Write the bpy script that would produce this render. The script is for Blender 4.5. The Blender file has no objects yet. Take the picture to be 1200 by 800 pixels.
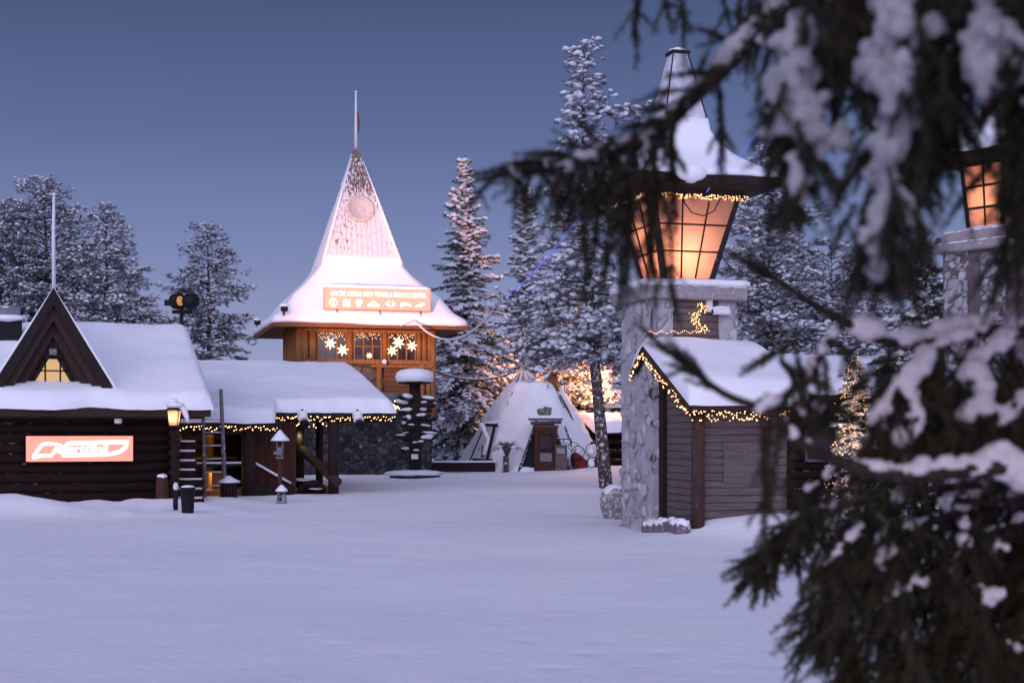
import bpy, math, random
import numpy as np
from mathutils import Vector, Matrix, noise

random.seed(7)
RNG = np.random.default_rng(7)
C = bpy.context.scene.collection
SC = bpy.context.scene
PI = math.pi
F, CX, HY, EYE = 1667.0, 600.0, 505.0, 1.6      # focal length in photo pixels, principal column, horizon row, eye height

def at(px, py, Y):
    """World point seen at photo pixel (px, py) at distance Y."""
    return Vector(((px - CX) / F * Y, Y, EYE + (HY - py) / F * Y))

# ------------------------------------------------------------------ ground height
BUMPS = [(-8.5, 28.5, .20, .8, .45), (-7.5, 29.0, .17, .5, .4), (-6.9, 29.5, .10, .35, .3), (-9.3, 27.0, .27, 1.1, .8), (-8.2, 27.9, .10, .7, .6), (-7.0, 29.3, .12, 1.3, .5), (-10.6, 27.0, .26, 1.5, .9),
         (-5.9, 28.3, .10, .6, .5), (-6.4, 31.6, .12, .9, .8), (-5.2, 33.6, .10, 1.3, .7), (-6.6, 27.2, .05, 2.5, .6),
         (3.55, 21.6, .27, .85, .62), (4.6, 21.9, .25, .8, .8), (2.95, 21.9, .10, .35, .5), (6.0, 22.3, .2, 1.3, 1.0),
         (1.6, 58.5, .12, 4.0, 2.2), (-1.9, 45.5, .05, 1.3, 1.1), (5.2, 55.0, .25, 3.0, 3.0), (-3.2, 47.0, .16, 1.05, .8)]
def gh(x, y):
    z = 0.0
    for bx, by, a, sx, sy in BUMPS:
        q = ((x - bx) / sx) ** 2 + ((y - by) / sy) ** 2
        if q < 12: z += a * math.exp(-q)
    z += .034 * noise.noise(Vector((x * .35, y * .35, 0))) + .018 * noise.noise(Vector((x * 1.1, y * 1.7, 3))) + .009 * noise.noise(Vector((x * 3.1, y * 4.2, 6)))
    near = max(0.0, 1 - abs(y - 29) / 5) * max(0.0, min(1, (-x - 3) / 3))
    z += near * (.10 * noise.noise(Vector((x * 1.7, y * 1.7, 9))) + .03 * noise.noise(Vector((x * 4.1, y * 4.1, 4))))
    return z

# ------------------------------------------------------------------ materials
def nodes(name):
    m = bpy.data.materials.new(name); m.use_nodes = True
    nt = m.node_tree; b = nt.nodes['Principled BSDF']
    return m, nt, b
def N(nt, t, **kw):
    n = nt.nodes.new(t)
    for k, v in kw.items(): setattr(n, k, v)
    return n
def L(nt, a, b): nt.links.new(a, b)
def coords(nt, scale=(1, 1, 1)):
    tc = N(nt, 'ShaderNodeTexCoord'); mp = N(nt, 'ShaderNodeMapping')
    mp.inputs['Scale'].default_value = scale
    L(nt, tc.outputs['Object'], mp.inputs['Vector']); return mp.outputs['Vector']
def ntex(nt, vec, scale, detail=4, rough=.55):
    t = N(nt, 'ShaderNodeTexNoise'); t.inputs['Scale'].default_value = scale
    t.inputs['Detail'].default_value = detail; t.inputs['Roughness'].default_value = rough
    L(nt, vec, t.inputs['Vector']); return t.outputs['Fac']
def ramp(nt, fac, a, b, c0=(0, 0, 0, 1), c1=(1, 1, 1, 1)):
    r = N(nt, 'ShaderNodeValToRGB'); e = r.color_ramp.elements
    e[0].position, e[1].position = a, b; e[0].color, e[1].color = c0, c1
    L(nt, fac, r.inputs['Fac']); return r.outputs['Color']
def mix(nt, fac, a, b):
    m = N(nt, 'ShaderNodeMix', data_type='RGBA')
    for s, v in ((m.inputs[0], fac), (m.inputs[6], a), (m.inputs[7], b)):
        if hasattr(v, 'is_output'): L(nt, v, s)
        else: s.default_value = v
    return m.outputs[2]
def math_(nt, op, a, b):
    m = N(nt, 'ShaderNodeMath', operation=op)
    for s, v in ((m.inputs[0], a), (m.inputs[1], b)):
        if hasattr(v, 'is_output'): L(nt, v, s)
        else: s.default_value = v
    return m.outputs[0]
def rgb(*c): return (c[0], c[1], c[2], 1)
SNOW = rgb(.80, .815, .86)
def mat(name, c1, c2, scale=6, stretch=(1, 1, 1), rough=.8, bump=.2, snow_up=0.0, frost=0.0, frost_scale=14, bump_scale=None, spec=.2):
    """Two-tone noise surface; snow_up whitens faces that look upward, frost whitens patches everywhere."""
    m, nt, b = nodes(name); v = coords(nt, stretch); v0 = coords(nt)
    f = ntex(nt, v, scale, 6, .62)
    col = ramp(nt, f, .3, .72, rgb(*c1), rgb(*c2))
    if frost:
        g = ntex(nt, v0, frost_scale, 5, .6)
        col = mix(nt, ramp(nt, g, .72 - frost * .45, .86 - frost * .4), col, SNOW)
    if snow_up:
        geo = N(nt, 'ShaderNodeNewGeometry'); sp = N(nt, 'ShaderNodeSeparateXYZ'); L(nt, geo.outputs['Normal'], sp.inputs[0])
        h = math_(nt, 'ADD', sp.outputs['Z'], math_(nt, 'MULTIPLY', math_(nt, 'SUBTRACT', ntex(nt, v0, 9, 4), .5), .9))
        col = mix(nt, ramp(nt, h, .95 - snow_up * .8, 1.05 - snow_up * .8), col, SNOW)
    L(nt, col, b.inputs['Base Color']); b.inputs['Roughness'].default_value = rough
    b.inputs['Specular IOR Level'].default_value = spec
    if bump:
        bp = N(nt, 'ShaderNodeBump'); bp.inputs['Strength'].default_value = bump; bp.inputs['Distance'].default_value = .02
        L(nt, ntex(nt, v, bump_scale or scale * 2.5, 6, .65), bp.inputs['Height']); L(nt, bp.outputs['Normal'], b.inputs['Normal'])
    return m
def emis(name, col, strength, sample=True):
    m, nt, b = nodes(name); b.inputs['Base Color'].default_value = rgb(*[x * .12 for x in col])
    b.inputs['Emission Color'].default_value = rgb(*col); b.inputs['Emission Strength'].default_value = strength
    b.inputs['Roughness'].default_value = .5
    if not sample: m.cycles.emission_sampling = 'NONE'
    return m

def snow_mat(name, big=.5, fine=24, strength=.35, col=SNOW, col2=None, dist=.03, streak=None):
    m, nt, b = nodes(name); v = coords(nt)
    vs = coords(nt, streak) if streak else v
    c = mix(nt, ramp(nt, ntex(nt, v, big, 5), .35, .7), col, col2 or rgb(.75, .77, .83))
    L(nt, c, b.inputs['Base Color']); b.inputs['Roughness'].default_value = .75
    b.inputs['Specular IOR Level'].default_value = .25
    bp = N(nt, 'ShaderNodeBump'); bp.inputs['Strength'].default_value = strength; bp.inputs['Distance'].default_value = dist
    h = math_(nt, 'ADD', math_(nt, 'MULTIPLY', ntex(nt, v, fine, 6, .7), .45), ntex(nt, vs, fine * .12, 6, .6))
    L(nt, h, bp.inputs['Height']); L(nt, bp.outputs['Normal'], b.inputs['Normal'])
    return m

M = {}
M['ground'] = snow_mat('packed snow', .25, 11, .42, rgb(.76, .77, .84), rgb(.83, .84, .87), .09, (.9, 1.3, 1))
def trample(m):
    nt = m.node_tree; bp = next(n for n in nt.nodes if n.type == 'BUMP'); h = bp.inputs['Height'].links[0].from_socket; v = coords(nt, (1, 1, 0))
    vo = N(nt, 'ShaderNodeTexVoronoi', feature='SMOOTH_F1'); vo.inputs['Scale'].default_value = 1.9; vo.inputs['Smoothness'].default_value = .35; L(nt, v, vo.inputs['Vector'])
    dent = ramp(nt, vo.outputs['Distance'], .12, .34); mask = ramp(nt, ntex(nt, v, .16, 3), .46, .60)
    L(nt, math_(nt, 'ADD', h, math_(nt, 'MULTIPLY', math_(nt, 'MULTIPLY', dent, mask), .55)), bp.inputs['Height'])
trample(M['ground'])
M['snow'] = snow_mat('fresh snow', 1.2, 30, .25)
M['lit_bough_snow'] = snow_mat('warm-lit clinging snow', 9, 130, .7, rgb(.85, .76, .77), rgb(.62, .56, .58), .008)  # pink tint puts warm light into the snow colour of the lower boughs
M['shade_snow'] = snow_mat('shade-darkened snow', 14, 130, .7, rgb(.44, .43, .47), rgb(.22, .22, .25), .008)  # same snow with the shade of the upper boughs put into its colour
M['crown_snow'] = snow_mat('frost on twigs', 2.5, 40, .4, rgb(.70, .72, .79), rgb(.46, .48, .56))
M['dark_log'] = mat('dark brown log', (.008, .0045, .004), (.028, .012, .010), 5, (.35, .35, 5), .85, .3, snow_up=.08)
M['grey_log'] = mat('weathered grey board', (.072, .060, .060), (.155, .125, .124), 6, (.5, .5, 7), .85, .35, frost=.10, frost_scale=30)
M['dark_wood'] = mat('dark stained wood', (.010, .008, .008), (.028, .019, .017), 6, (6, 6, .5), .8, .25)
M['eave_wood'] = mat('brown eave board', (.02, .012, .009), (.05, .03, .022), 6, (6, 6, .6), .8, .25)
M['gable_wood'] = mat('brown gable board', (.022, .013, .012), (.055, .032, .028), 7, (6, 2, 1), .8, .3)
M['red_board'] = mat('reddish vertical board', (.038, .014, .010), (.085, .032, .020), 5, (7, 7, .5), .75, .25)
M['tower_wood'] = mat('honey coloured log', (.15, .062, .022), (.33, .16, .06), 5, (5, 5, .45), .6, .3)
M['tower_wood2'] = mat('brown plank', (.10, .042, .018), (.2, .09, .038), 5, (.5, .5, 6), .65, .3)
M['post'] = mat('rough dark post', (.012, .008, .008), (.036, .022, .019), 6, (5, 5, .5), .85, .4)
M['hut_post'] = mat('brown bark post', (.030, .017, .014), (.085, .048, .038), 8, (4, 4, .6), .85, .5, frost=.10, frost_scale=30)
M['bark'] = mat('pine bark', (.03, .022, .022), (.11, .075, .065), 10, (3, 3, .8), .9, .7, frost=.42, frost_scale=11)
M['ladder'] = mat('frosty grey pole', (.10, .09, .10), (.20, .18, .20), 8, (3, 3, .8), .9, .5, frost=.35, frost_scale=18)
M['twig'] = mat('spruce twig bark', (.016, .011, .009), (.055, .035, .027), 30, (1, 1, 1), .9, .5, frost=.15, frost_scale=60)
M['black'] = mat('black metal', (.004, .004, .005), (.010, .010, .012), 12, (1, 1, 1), .6, .1)
M['lamp_metal'] = mat('blackened steel', (.012, .010, .012), (.030, .026, .030), 12, (1, 1, 1), .6, .15, frost=.06)
M['grey_metal'] = mat('grey sheet metal', (.12, .12, .14), (.22, .22, .25), 6, (1, 1, 1), .5, .1, snow_up=.2)
M['white_paint'] = mat('white paint', (.6, .6, .62), (.75, .75, .77), 10, (1, 1, 1), .5, .05)
M['frost_pole'] = mat('frosted pole', (.5, .52, .6), (.72, .73, .8), 14, (1, 1, 1), .7, .3)
M['red'] = mat('red paint', (.12, .010, .014), (.20, .02, .024), 9, (1, 1, 1), .6, .1)
M['flag'] = mat('folded dark flag cloth', (.03, .02, .06), (.25, .10, .03), 2.2, (1, 1, 1), .8, .1)
M['needle'] = mat('spruce needle', (.012, .020, .013), (.045, .062, .036), 3, (1, 1, 1), .7, 0)
M['near_needle'] = mat('close spruce needle', (.010, .010, .007), (.056, .046, .028), 22, (1, 1, 1), .6, 0, frost=.04, frost_scale=60)
M['needle_frost'] = mat('frosted needle', (.030, .036, .038), (.27, .28, .33), 2.2, (1, 1, 1), .8, 0)
M['rope'] = mat('snowy cable', (.02, .02, .025), (.06, .06, .07), 9, (1, 1, 1), .8, .1, snow_up=.75)
M['bulb'] = emis('warm light bulb', (1, .50, .22), 4.5, False)
M['bulb_soft'] = emis('dim warm bulb', (1, .50, .22), 2.5, False)
M['blue_rope'] = emis('blue rope light', (.13, .12, .9), 1.0, False)
M['window'] = emis('lit window pane', (1, .62, .27), .62)
M['star'] = emis('paper star', (1, .74, .42), 2.6, False)
M['globe'] = emis('white globe', (1, .90, .75), 5)
M['shop_glow'] = emis('lit shop sign', (1, .50, .16), 2.2)
M['red_glow'] = emis('red lamp', (1, .1, .12), 2.5, False)
M['doorway'] = emis('lit doorway', (.62, .56, .24), .42)
M['floorglow'] = emis('lit entrance step', (1, .64, .26), .5)
M['sign_pink'] = emis('lit pink sign face', (1, .27, .215), 1.55)
M['sign_salmon'] = emis('lit salmon sign face', (1, .40, .29), 1.25)
M['sign_white'] = emis('lit white letter', (1, .93, .86), 1.9)
M['flood_face'] = emis('lit floodlight reflector', (1, .42, .12), .55, False)
M['lantern_bulb'] = emis('lantern bulb', (1, .62, .26), 14, False)

M['low_needle'] = mat('brown green spruce needle', (.014, .014, .008), (.075, .062, .034), 20, (1, 1, 1), .6, 0, frost=.06, frost_scale=60)
def lantern_glass():
    m, nt, b = nodes('frosted amber glass')
    out = nt.nodes['Material Output']; v = coords(nt)
    tr = N(nt, 'ShaderNodeBsdfTranslucent')
    col = ramp(nt, ntex(nt, v, 5, 4), .3, .7, rgb(.82, .52, .40), rgb(.90, .64, .52)); L(nt, col, tr.inputs['Color'])
    b.inputs['Base Color'].default_value = rgb(.55, .40, .34); b.inputs['Roughness'].default_value = .35
    mx = N(nt, 'ShaderNodeMixShader'); mx.inputs[0].default_value = .72
    L(nt, b.outputs[0], mx.inputs[1]); L(nt, tr.outputs[0], mx.inputs[2]); L(nt, mx.outputs[0], out.inputs['Surface'])
    return m
M['glass'] = lantern_glass()
def dark_glass():
    m, nt, b = nodes('dark window glass'); v = coords(nt)
    L(nt, ramp(nt, ntex(nt, v, 1.5, 3), .35, .7, rgb(.012, .010, .012), rgb(.06, .05, .06)), b.inputs['Base Color'])
    b.inputs['Roughness'].default_value = .08; b.inputs['Specular IOR Level'].default_value = .8
    return m
M['pane'] = dark_glass()

def stone_mat(name, c1, c2, joint, scale, snow=0.0, frost=0.0):
    m, nt, b = nodes(name); v = coords(nt)
    wn = N(nt, 'ShaderNodeTexNoise'); wn.inputs['Scale'].default_value = scale * 1.3; L(nt, v, wn.inputs['Vector'])
    w = N(nt, 'ShaderNodeVectorMath', operation='MULTIPLY_ADD'); L(nt, wn.outputs['Color'], w.inputs[0])
    w.inputs[1].default_value = (.16 / scale * 2.5,) * 3; L(nt, v, w.inputs[2])
    vo = N(nt, 'ShaderNodeTexVoronoi', feature='F1'); vo.inputs['Scale'].default_value = scale; L(nt, w.outputs[0], vo.inputs['Vector'])
    ve = N(nt, 'ShaderNodeTexVoronoi', feature='DISTANCE_TO_EDGE'); ve.inputs['Scale'].default_value = scale; L(nt, w.outputs[0], ve.inputs['Vector'])
    bw = N(nt, 'ShaderNodeRGBToBW'); L(nt, vo.outputs['Color'], bw.inputs[0])
    col = ramp(nt, bw.outputs[0], .2, .8, rgb(*c1), rgb(*c2))
    col = mix(nt, math_(nt, 'MULTIPLY', ntex(nt, v, 22, 6, .7), .5), col, rgb(c1[0] * .5, c1[1] * .5, c1[2] * .5))
    if frost: col = mix(nt, ramp(nt, ntex(nt, v, 10, 5), .75 - frost * .5, .95 - frost * .45), col, SNOW)
    col = mix(nt, ramp(nt, ve.outputs['Distance'], .02, .09, (1, 1, 1, 1), (0, 0, 0, 1)), col, rgb(*joint))
    if snow:
        geo = N(nt, 'ShaderNodeNewGeometry'); sp = N(nt, 'ShaderNodeSeparateXYZ'); L(nt, geo.outputs['Normal'], sp.inputs[0])
        h = math_(nt, 'ADD', sp.outputs['Z'], math_(nt, 'MULTIPLY', math_(nt, 'SUBTRACT', ntex(nt, v, 12, 4), .5), .7))
        col = mix(nt, ramp(nt, h, .75 - snow, .9 - snow), col, SNOW)
    L(nt, col, b.inputs['Base Color']); b.inputs['Roughness'].default_value = .85; b.inputs['Specular IOR Level'].default_value = .2
    bp = N(nt, 'ShaderNodeBump'); bp.inputs['Strength'].default_value = .8; bp.inputs['Distance'].default_value = .05
    hh = math_(nt, 'ADD', ramp(nt, ve.outputs['Distance'], 0, .18), math_(nt, 'MULTIPLY', ntex(nt, v, 16, 5), .5))
    L(nt, hh, bp.inputs['Height']); L(nt, bp.outputs['Normal'], b.inputs['Normal'])
    return m
M['stone_dark'] = stone_mat('dark field stone', (.020, .020, .023), (.085, .080, .085), (.020, .020, .022), 3.3, snow=.12, frost=.20)
M['stone_warm'] = stone_mat('pale field stone', (.12, .10, .075), (.26, .21, .15), (.05, .045, .04), 2.0, snow=.1, frost=.15)
def pier_mat():
    m, nt, b = nodes('frosted grey stone'); v = coords(nt)
    col = ramp(nt, ntex(nt, v, 4, 6), .3, .7, rgb(.34, .33, .36), rgb(.52, .51, .56))
    col = mix(nt, math_(nt, 'MULTIPLY', ramp(nt, ntex(nt, v, 38, 5, .7), .50, .66), .6), col, rgb(.62, .63, .70))
    tn = N(nt, 'ShaderNodeAttribute'); tn.attribute_name = 'tone'; col = mix(nt, math_(nt, 'MULTIPLY', tn.outputs['Fac'], .62), col, rgb(.17, .16, .175))
    at_ = N(nt, 'ShaderNodeAttribute'); at_.attribute_name = 'joint'
    col = mix(nt, ramp(nt, at_.outputs['Fac'], .15, .75, (1, 1, 1, 1), (0, 0, 0, 1)), col, rgb(.085, .08, .095))
    L(nt, col, b.inputs['Base Color']); b.inputs['Roughness'].default_value = .9; b.inputs['Specular IOR Level'].default_value = .15
    bp = N(nt, 'ShaderNodeBump'); bp.inputs['Strength'].default_value = .55; bp.inputs['Distance'].default_value = .02
    L(nt, ntex(nt, v, 30, 6, .7), bp.inputs['Height']); L(nt, bp.outputs['Normal'], b.inputs['Normal']); return m
M['pier'] = pier_mat()
M['concrete'] = mat('frosted concrete', (.22, .2, .21), (.34, .31, .32), 8, (1, 1, 1), .9, .3, snow_up=.4, frost=.25)
M['rock'] = mat('frosty rock', (.10, .09, .10), (.2, .18, .19), 6, (1, 1, 1), .9, .5, snow_up=.75, frost=.4)
def spire_mat():
    m, nt, b = nodes('frosted spire board')
    v = coords(nt, (22, 22, .16)); v0 = coords(nt)
    tc = N(nt, 'ShaderNodeTexCoord'); sp = N(nt, 'ShaderNodeSeparateXYZ'); L(nt, tc.outputs['Object'], sp.inputs[0])
    hgt = math_(nt, 'MULTIPLY', math_(nt, 'SUBTRACT', sp.outputs['Z'], 7.5), .082)
    f = math_(nt, 'ADD', ntex(nt, v, 1.0, 4, .55), hgt)
    f = math_(nt, 'ADD', f, math_(nt, 'MULTIPLY', ntex(nt, v0, 1.1, 3), .42))
    st = ramp(nt, f, .96, 1.13)
    L(nt, mix(nt, st, rgb(.62, .60, .62), rgb(.13, .10, .09)), b.inputs['Base Color']); b.inputs['Roughness'].default_value = .85
    return m
M['spire'] = spire_mat()
def shingle_mat():
    m, nt, b = nodes('frosted metal shingle'); v = coords(nt)
    br = N(nt, 'ShaderNodeTexBrick'); br.inputs['Scale'].default_value = 9
    br.inputs['Color1'].default_value = rgb(.42, .42, .48); br.inputs['Color2'].default_value = rgb(.36, .36, .42); br.inputs['Mortar'].default_value = rgb(.13, .13, .16)
    br.inputs['Mortar Size'].default_value = .022; br.inputs['Row Height'].default_value = .4
    cm = N(nt, 'ShaderNodeCombineXYZ'); sp = N(nt, 'ShaderNodeSeparateXYZ'); L(nt, v, sp.inputs[0])
    L(nt, math_(nt, 'ADD', sp.outputs['X'], sp.outputs['Y']), cm.inputs[0]); L(nt, sp.outputs['Z'], cm.inputs[1]); L(nt, cm.outputs[0], br.inputs['Vector'])
    col = mix(nt, ramp(nt, ntex(nt, v, 3, 5), .42, .62), br.outputs['Color'], rgb(.62, .63, .7))
    L(nt, col, b.inputs['Base Color']); b.inputs['Roughness'].default_value = .8
    return m
M['shingle'] = shingle_mat()

# ------------------------------------------------------------------ objects
def tag(o, label=None, cat=None, group=None, kind=None):
    for k, v in (('label', label), ('category', cat), ('group', group), ('kind', kind)):
        if v: o[k] = v
    return o
def thing(name, label, cat, loc=(0, 0, 0), rz=0.0, group=None):
    o = bpy.data.objects.new(name, None); C.objects.link(o); o.empty_display_size = .2
    o.location = loc; o.rotation_euler = (0, 0, rz)
    return tag(o, label, cat, group)
def copy_tree(o, parent=None):
    c = o.copy(); C.objects.link(c); c.parent = parent
    for ch in list(o.children): copy_tree(ch, c)
    return c

class MB:
    def __init__(s): s.v, s.f, s.m, s.sm, s.j, s.c = [], [], [], [], {}, {}
    def add(s, verts, faces, m=0, smooth=False, X=None):
        o = len(s.v)
        s.v.extend([tuple(X @ Vector(p)) if X is not None else tuple(p) for p in verts])
        s.f.extend([tuple(i + o for i in f) for f in faces]); s.m.extend([m] * len(faces)); s.sm.extend([smooth] * len(faces))
        return s
    def box(s, c, d, m=0, X=None, taper=0, bev=0):
        x, y, z = d[0] / 2, d[1] / 2, d[2] / 2; k = 1 - taper
        T = Matrix.Translation(c); T = X @ T if X is not None else T
        if bev:
            q = []
            for zz, e in ((-z, bev), (-z + bev, 0), (z - bev, 0), (z, bev)):
                for sx, sy, a, b in ((-1, -1, bev, 0), (1, -1, -bev, 0), (1, -1, 0, bev), (1, 1, 0, -bev), (1, 1, -bev, 0), (-1, 1, bev, 0), (-1, 1, 0, -bev), (-1, -1, 0, bev)):
                    q.append((sx * (x - e) + (a if not e else a * .5), sy * (y - e) + (b if not e else b * .5), zz))
            f = [tuple(range(7, -1, -1)), tuple(range(24, 32))]
            for r in range(3):
                for i in range(8): f.append((r * 8 + i, r * 8 + (i + 1) % 8, r * 8 + 8 + (i + 1) % 8, r * 8 + 8 + i))
            return s.add(q, f, m, False, T)
        q = [(-x, -y, -z), (x, -y, -z), (x, y, -z), (-x, y, -z), (-x * k, -y * k, z), (x * k, -y * k, z), (x * k, y * k, z), (-x * k, y * k, z)]
        return s.add(q, [(3, 2, 1, 0), (4, 5, 6, 7), (0, 1, 5, 4), (1, 2, 6, 5), (2, 3, 7, 6), (3, 0, 4, 7)], m, False, T)
    def span(s, a, b, m=0, X=None):
        return s.box([(a[i] + b[i]) / 2 for i in range(3)], [abs(b[i] - a[i]) for i in range(3)], m, X)
    def prism(s, pts, ext, m=0, X=None):
        n = len(pts); ext = Vector(ext); q = [Vector(p) for p in pts] + [Vector(p) + ext for p in pts]
        return s.add(q, [tuple(range(n)), tuple(range(2 * n - 1, n - 1, -1))] + [(i, i + n, (i + 1) % n + n, (i + 1) % n) for i in range(n)], m, False, X)
    def tube(s, pts, r, n=8, m=0, X=None, cap=True, smooth=True, jit=0.0):
        pts = [Vector(p) for p in pts]; k = len(pts); r = [r] * k if isinstance(r, (int, float)) else list(r)
        q = []; t = (pts[1] - pts[0]).normalized()
        up = Vector((0, 0, 1)) if abs(t.z) < .9 else Vector((0, 1, 0)); a = t.cross(up).normalized()
        for i in range(k):
            t = (pts[min(i + 1, k - 1)] - pts[max(i - 1, 0)]).normalized(); a = (a - t * a.dot(t)).normalized(); b = t.cross(a)
            for j in range(n):
                g = 2 * PI * j / n; rr = r[i] * (1 + (random.uniform(-jit, jit) if jit else 0)); q.append(pts[i] + a * math.cos(g) * rr + b * math.sin(g) * rr)
        f = [(i * n + j, i * n + (j + 1) % n, (i + 1) * n + (j + 1) % n, (i + 1) * n + j) for i in range(k - 1) for j in range(n)]
        s.add(q, f, m, smooth, X)
        if cap: s.add(q[:n], [tuple(range(n - 1, -1, -1))], m, False, X); s.add(q[-n:], [tuple(range(n))], m, False, X)
        return s
    def lathe(s, prof, c=(0, 0, 0), n=16, m=0, X=None, smooth=True, jit=0.0):
        q = []
        for r, z in prof:
            for j in range(n):
                g = 2 * PI * j / n; k = r * (1 + random.uniform(-jit, jit)); q.append((c[0] + math.cos(g) * k, c[1] + math.sin(g) * k, c[2] + z))
        k = len(prof)
        return s.add(q, [(i * n + j, i * n + (j + 1) % n, (i + 1) * n + (j + 1) % n, (i + 1) * n + j) for i in range(k - 1) for j in range(n)]
                     + [tuple(range(n - 1, -1, -1)), tuple(range((k - 1) * n, k * n))], m, smooth, X)
    def blob(s, c, r, m=0, n=12, k=8, amp=.12, fr=2.0, X=None, flat=None):
        c = Vector(c); r = Vector(r if hasattr(r, '__len__') else (r, r, r)); q = []; sd = random.uniform(0, 90)
        for i in range(k + 1):
            th = PI * i / k
            for j in range(n):
                d = Vector((math.sin(th) * math.cos(2 * PI * j / n), math.sin(th) * math.sin(2 * PI * j / n), math.cos(th)))
                p = d * (1 + amp * noise.noise(d * fr + Vector((sd, 0, 0)))); p = Vector((p.x * r.x, p.y * r.y, p.z * r.z))
                if flat is not None: p.z = max(p.z, flat)
                q.append(c + p)
        return s.add(q, [(i * n + j, (i + 1) * n + j, (i + 1) * n + (j + 1) % n, i * n + (j + 1) % n) for i in range(k) for j in range(n)], m, True, X)
    def build(s, name, mats, parent=None, label=None):
        me = bpy.data.meshes.new(name); me.from_pydata(s.v, [], s.f); me.update()
        for x in (mats if isinstance(mats, (list, tuple)) else [mats]): me.materials.append(x)
        me.polygons.foreach_set('material_index', s.m); me.polygons.foreach_set('use_smooth', s.sm)
        if s.j:
            a = me.attributes.new('joint', 'FLOAT', 'POINT'); a.data.foreach_set('value', [s.j.get(i, 1.0) for i in range(len(s.v))])
        if s.c:
            a = me.attributes.new('tone', 'FLOAT', 'POINT'); a.data.foreach_set('value', [s.c.get(i, .5) for i in range(len(s.v))])
        import bmesh
        bm = bmesh.new(); bm.from_mesh(me); bmesh.ops.remove_doubles(bm, verts=bm.verts, dist=1e-6); bmesh.ops.recalc_face_normals(bm, faces=bm.faces); bm.to_mesh(me); bm.free()
        o = bpy.data.objects.new(name, me); C.objects.link(o); o.parent = parent
        if label: o['label'] = label
        return o

def np_mesh(name, v, f, mats, midx=None, smooth=None, parent=None):
    """Large triangle meshes straight from arrays."""
    me = bpy.data.meshes.new(name); nv, nf = len(v), len(f)
    me.vertices.add(nv); me.vertices.foreach_set('co', np.ascontiguousarray(v, dtype=np.float32).ravel())
    me.loops.add(nf * 3); me.loops.foreach_set('vertex_index', np.ascontiguousarray(f, dtype=np.int32).ravel())
    me.polygons.add(nf); me.polygons.foreach_set('loop_start', np.arange(0, nf * 3, 3, dtype=np.int32))
    for x in mats: me.materials.append(x)
    if midx is not None: me.polygons.foreach_set('material_index', np.asarray(midx, dtype=np.int32))
    me.polygons.foreach_set('use_smooth', np.asarray(smooth if smooth is not None else np.zeros(nf), dtype=bool))
    me.update(calc_edges=True); me.validate()
    o = bpy.data.objects.new(name, me); C.objects.link(o); o.parent = parent
    return o
class Cloud:
    """Collects many placed copies of small triangle templates into one mesh."""
    def __init__(s): s.V, s.Fa, s.Mi, s.Sm, s.n = [], [], [], [], 0
    def put(s, tv, tf, R, P, S, m, smooth):
        k = len(P)
        if not k: return
        S = np.asarray(S, float); S = S[:, None] if S.ndim == 1 else S
        V = np.einsum('kij,nj->kni', R, tv) if S.shape[1] == 1 else np.einsum('kij,knj->kni', R, tv[None] * S[:, None, :])
        if S.shape[1] == 1: V = V * S[:, None, :]
        V = V + np.asarray(P)[:, None, :]
        Fc = tf[None] + (np.arange(k) * len(tv))[:, None, None] + s.n
        s.V.append(V.reshape(-1, 3)); s.Fa.append(Fc.reshape(-1, 3)); s.n += k * len(tv)
        s.Mi.append(np.full(k * len(tf), m)); s.Sm.append(np.full(k * len(tf), smooth))
    def raw(s, v, f, m, smooth):
        v = np.array([tuple(p) for p in v], float); t = []
        for q in f:
            for i in range(1, len(q) - 1): t.append((q[0], q[i], q[i + 1]))
        s.V.append(v); s.Fa.append(np.array(t) + s.n); s.n += len(v); s.Mi.append(np.full(len(t), m)); s.Sm.append(np.full(len(t), smooth))
    def build(s, name, mats, parent=None):
        return np_mesh(name, np.vstack(s.V), np.vstack(s.Fa), mats, np.concatenate(s.Mi), np.concatenate(s.Sm), parent)
def ico():
    t = (1 + 5 ** .5) / 2
    v = np.array([(-1, t, 0), (1, t, 0), (-1, -t, 0), (1, -t, 0), (0, -1, t), (0, 1, t), (0, -1, -t), (0, 1, -t), (t, 0, -1), (t, 0, 1), (-t, 0, -1), (-t, 0, 1)], float)
    v /= np.linalg.norm(v[0])
    f = np.array([(0, 11, 5), (0, 5, 1), (0, 1, 7), (0, 7, 10), (0, 10, 11), (1, 5, 9), (5, 11, 4), (11, 10, 2), (10, 7, 6), (7, 1, 8), (3, 9, 4), (3, 4, 2), (3, 2, 6), (3, 6, 8), (3, 8, 9), (4, 9, 5), (2, 4, 11), (6, 2, 10), (8, 6, 7), (9, 8, 1)])
    return v, f
ICO_V, ICO_F = ico()
def frames(D, roll=None):
    """Rotation matrices whose x axis follows each direction in D and whose z axis stays as upright as it can."""
    D = np.asarray(D, float); D = D / (np.linalg.norm(D, axis=1)[:, None] + 1e-9)
    up = np.tile([0, 0, 1.0], (len(D), 1)); bad = np.abs(D[:, 2]) > .95; up[bad] = [0, 1, 0]
    Y = np.cross(up, D); Y /= np.linalg.norm(Y, axis=1)[:, None]; Z = np.cross(D, Y)
    if roll is not None:
        c, s_ = np.cos(roll)[:, None], np.sin(roll)[:, None]; Y, Z = Y * c + Z * s_, -Y * s_ + Z * c
    return np.stack([D, Y, Z], axis=2)
def rand_frames(n): return frames(RNG.normal(size=(n, 3)), RNG.uniform(0, 6.28, n))

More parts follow.
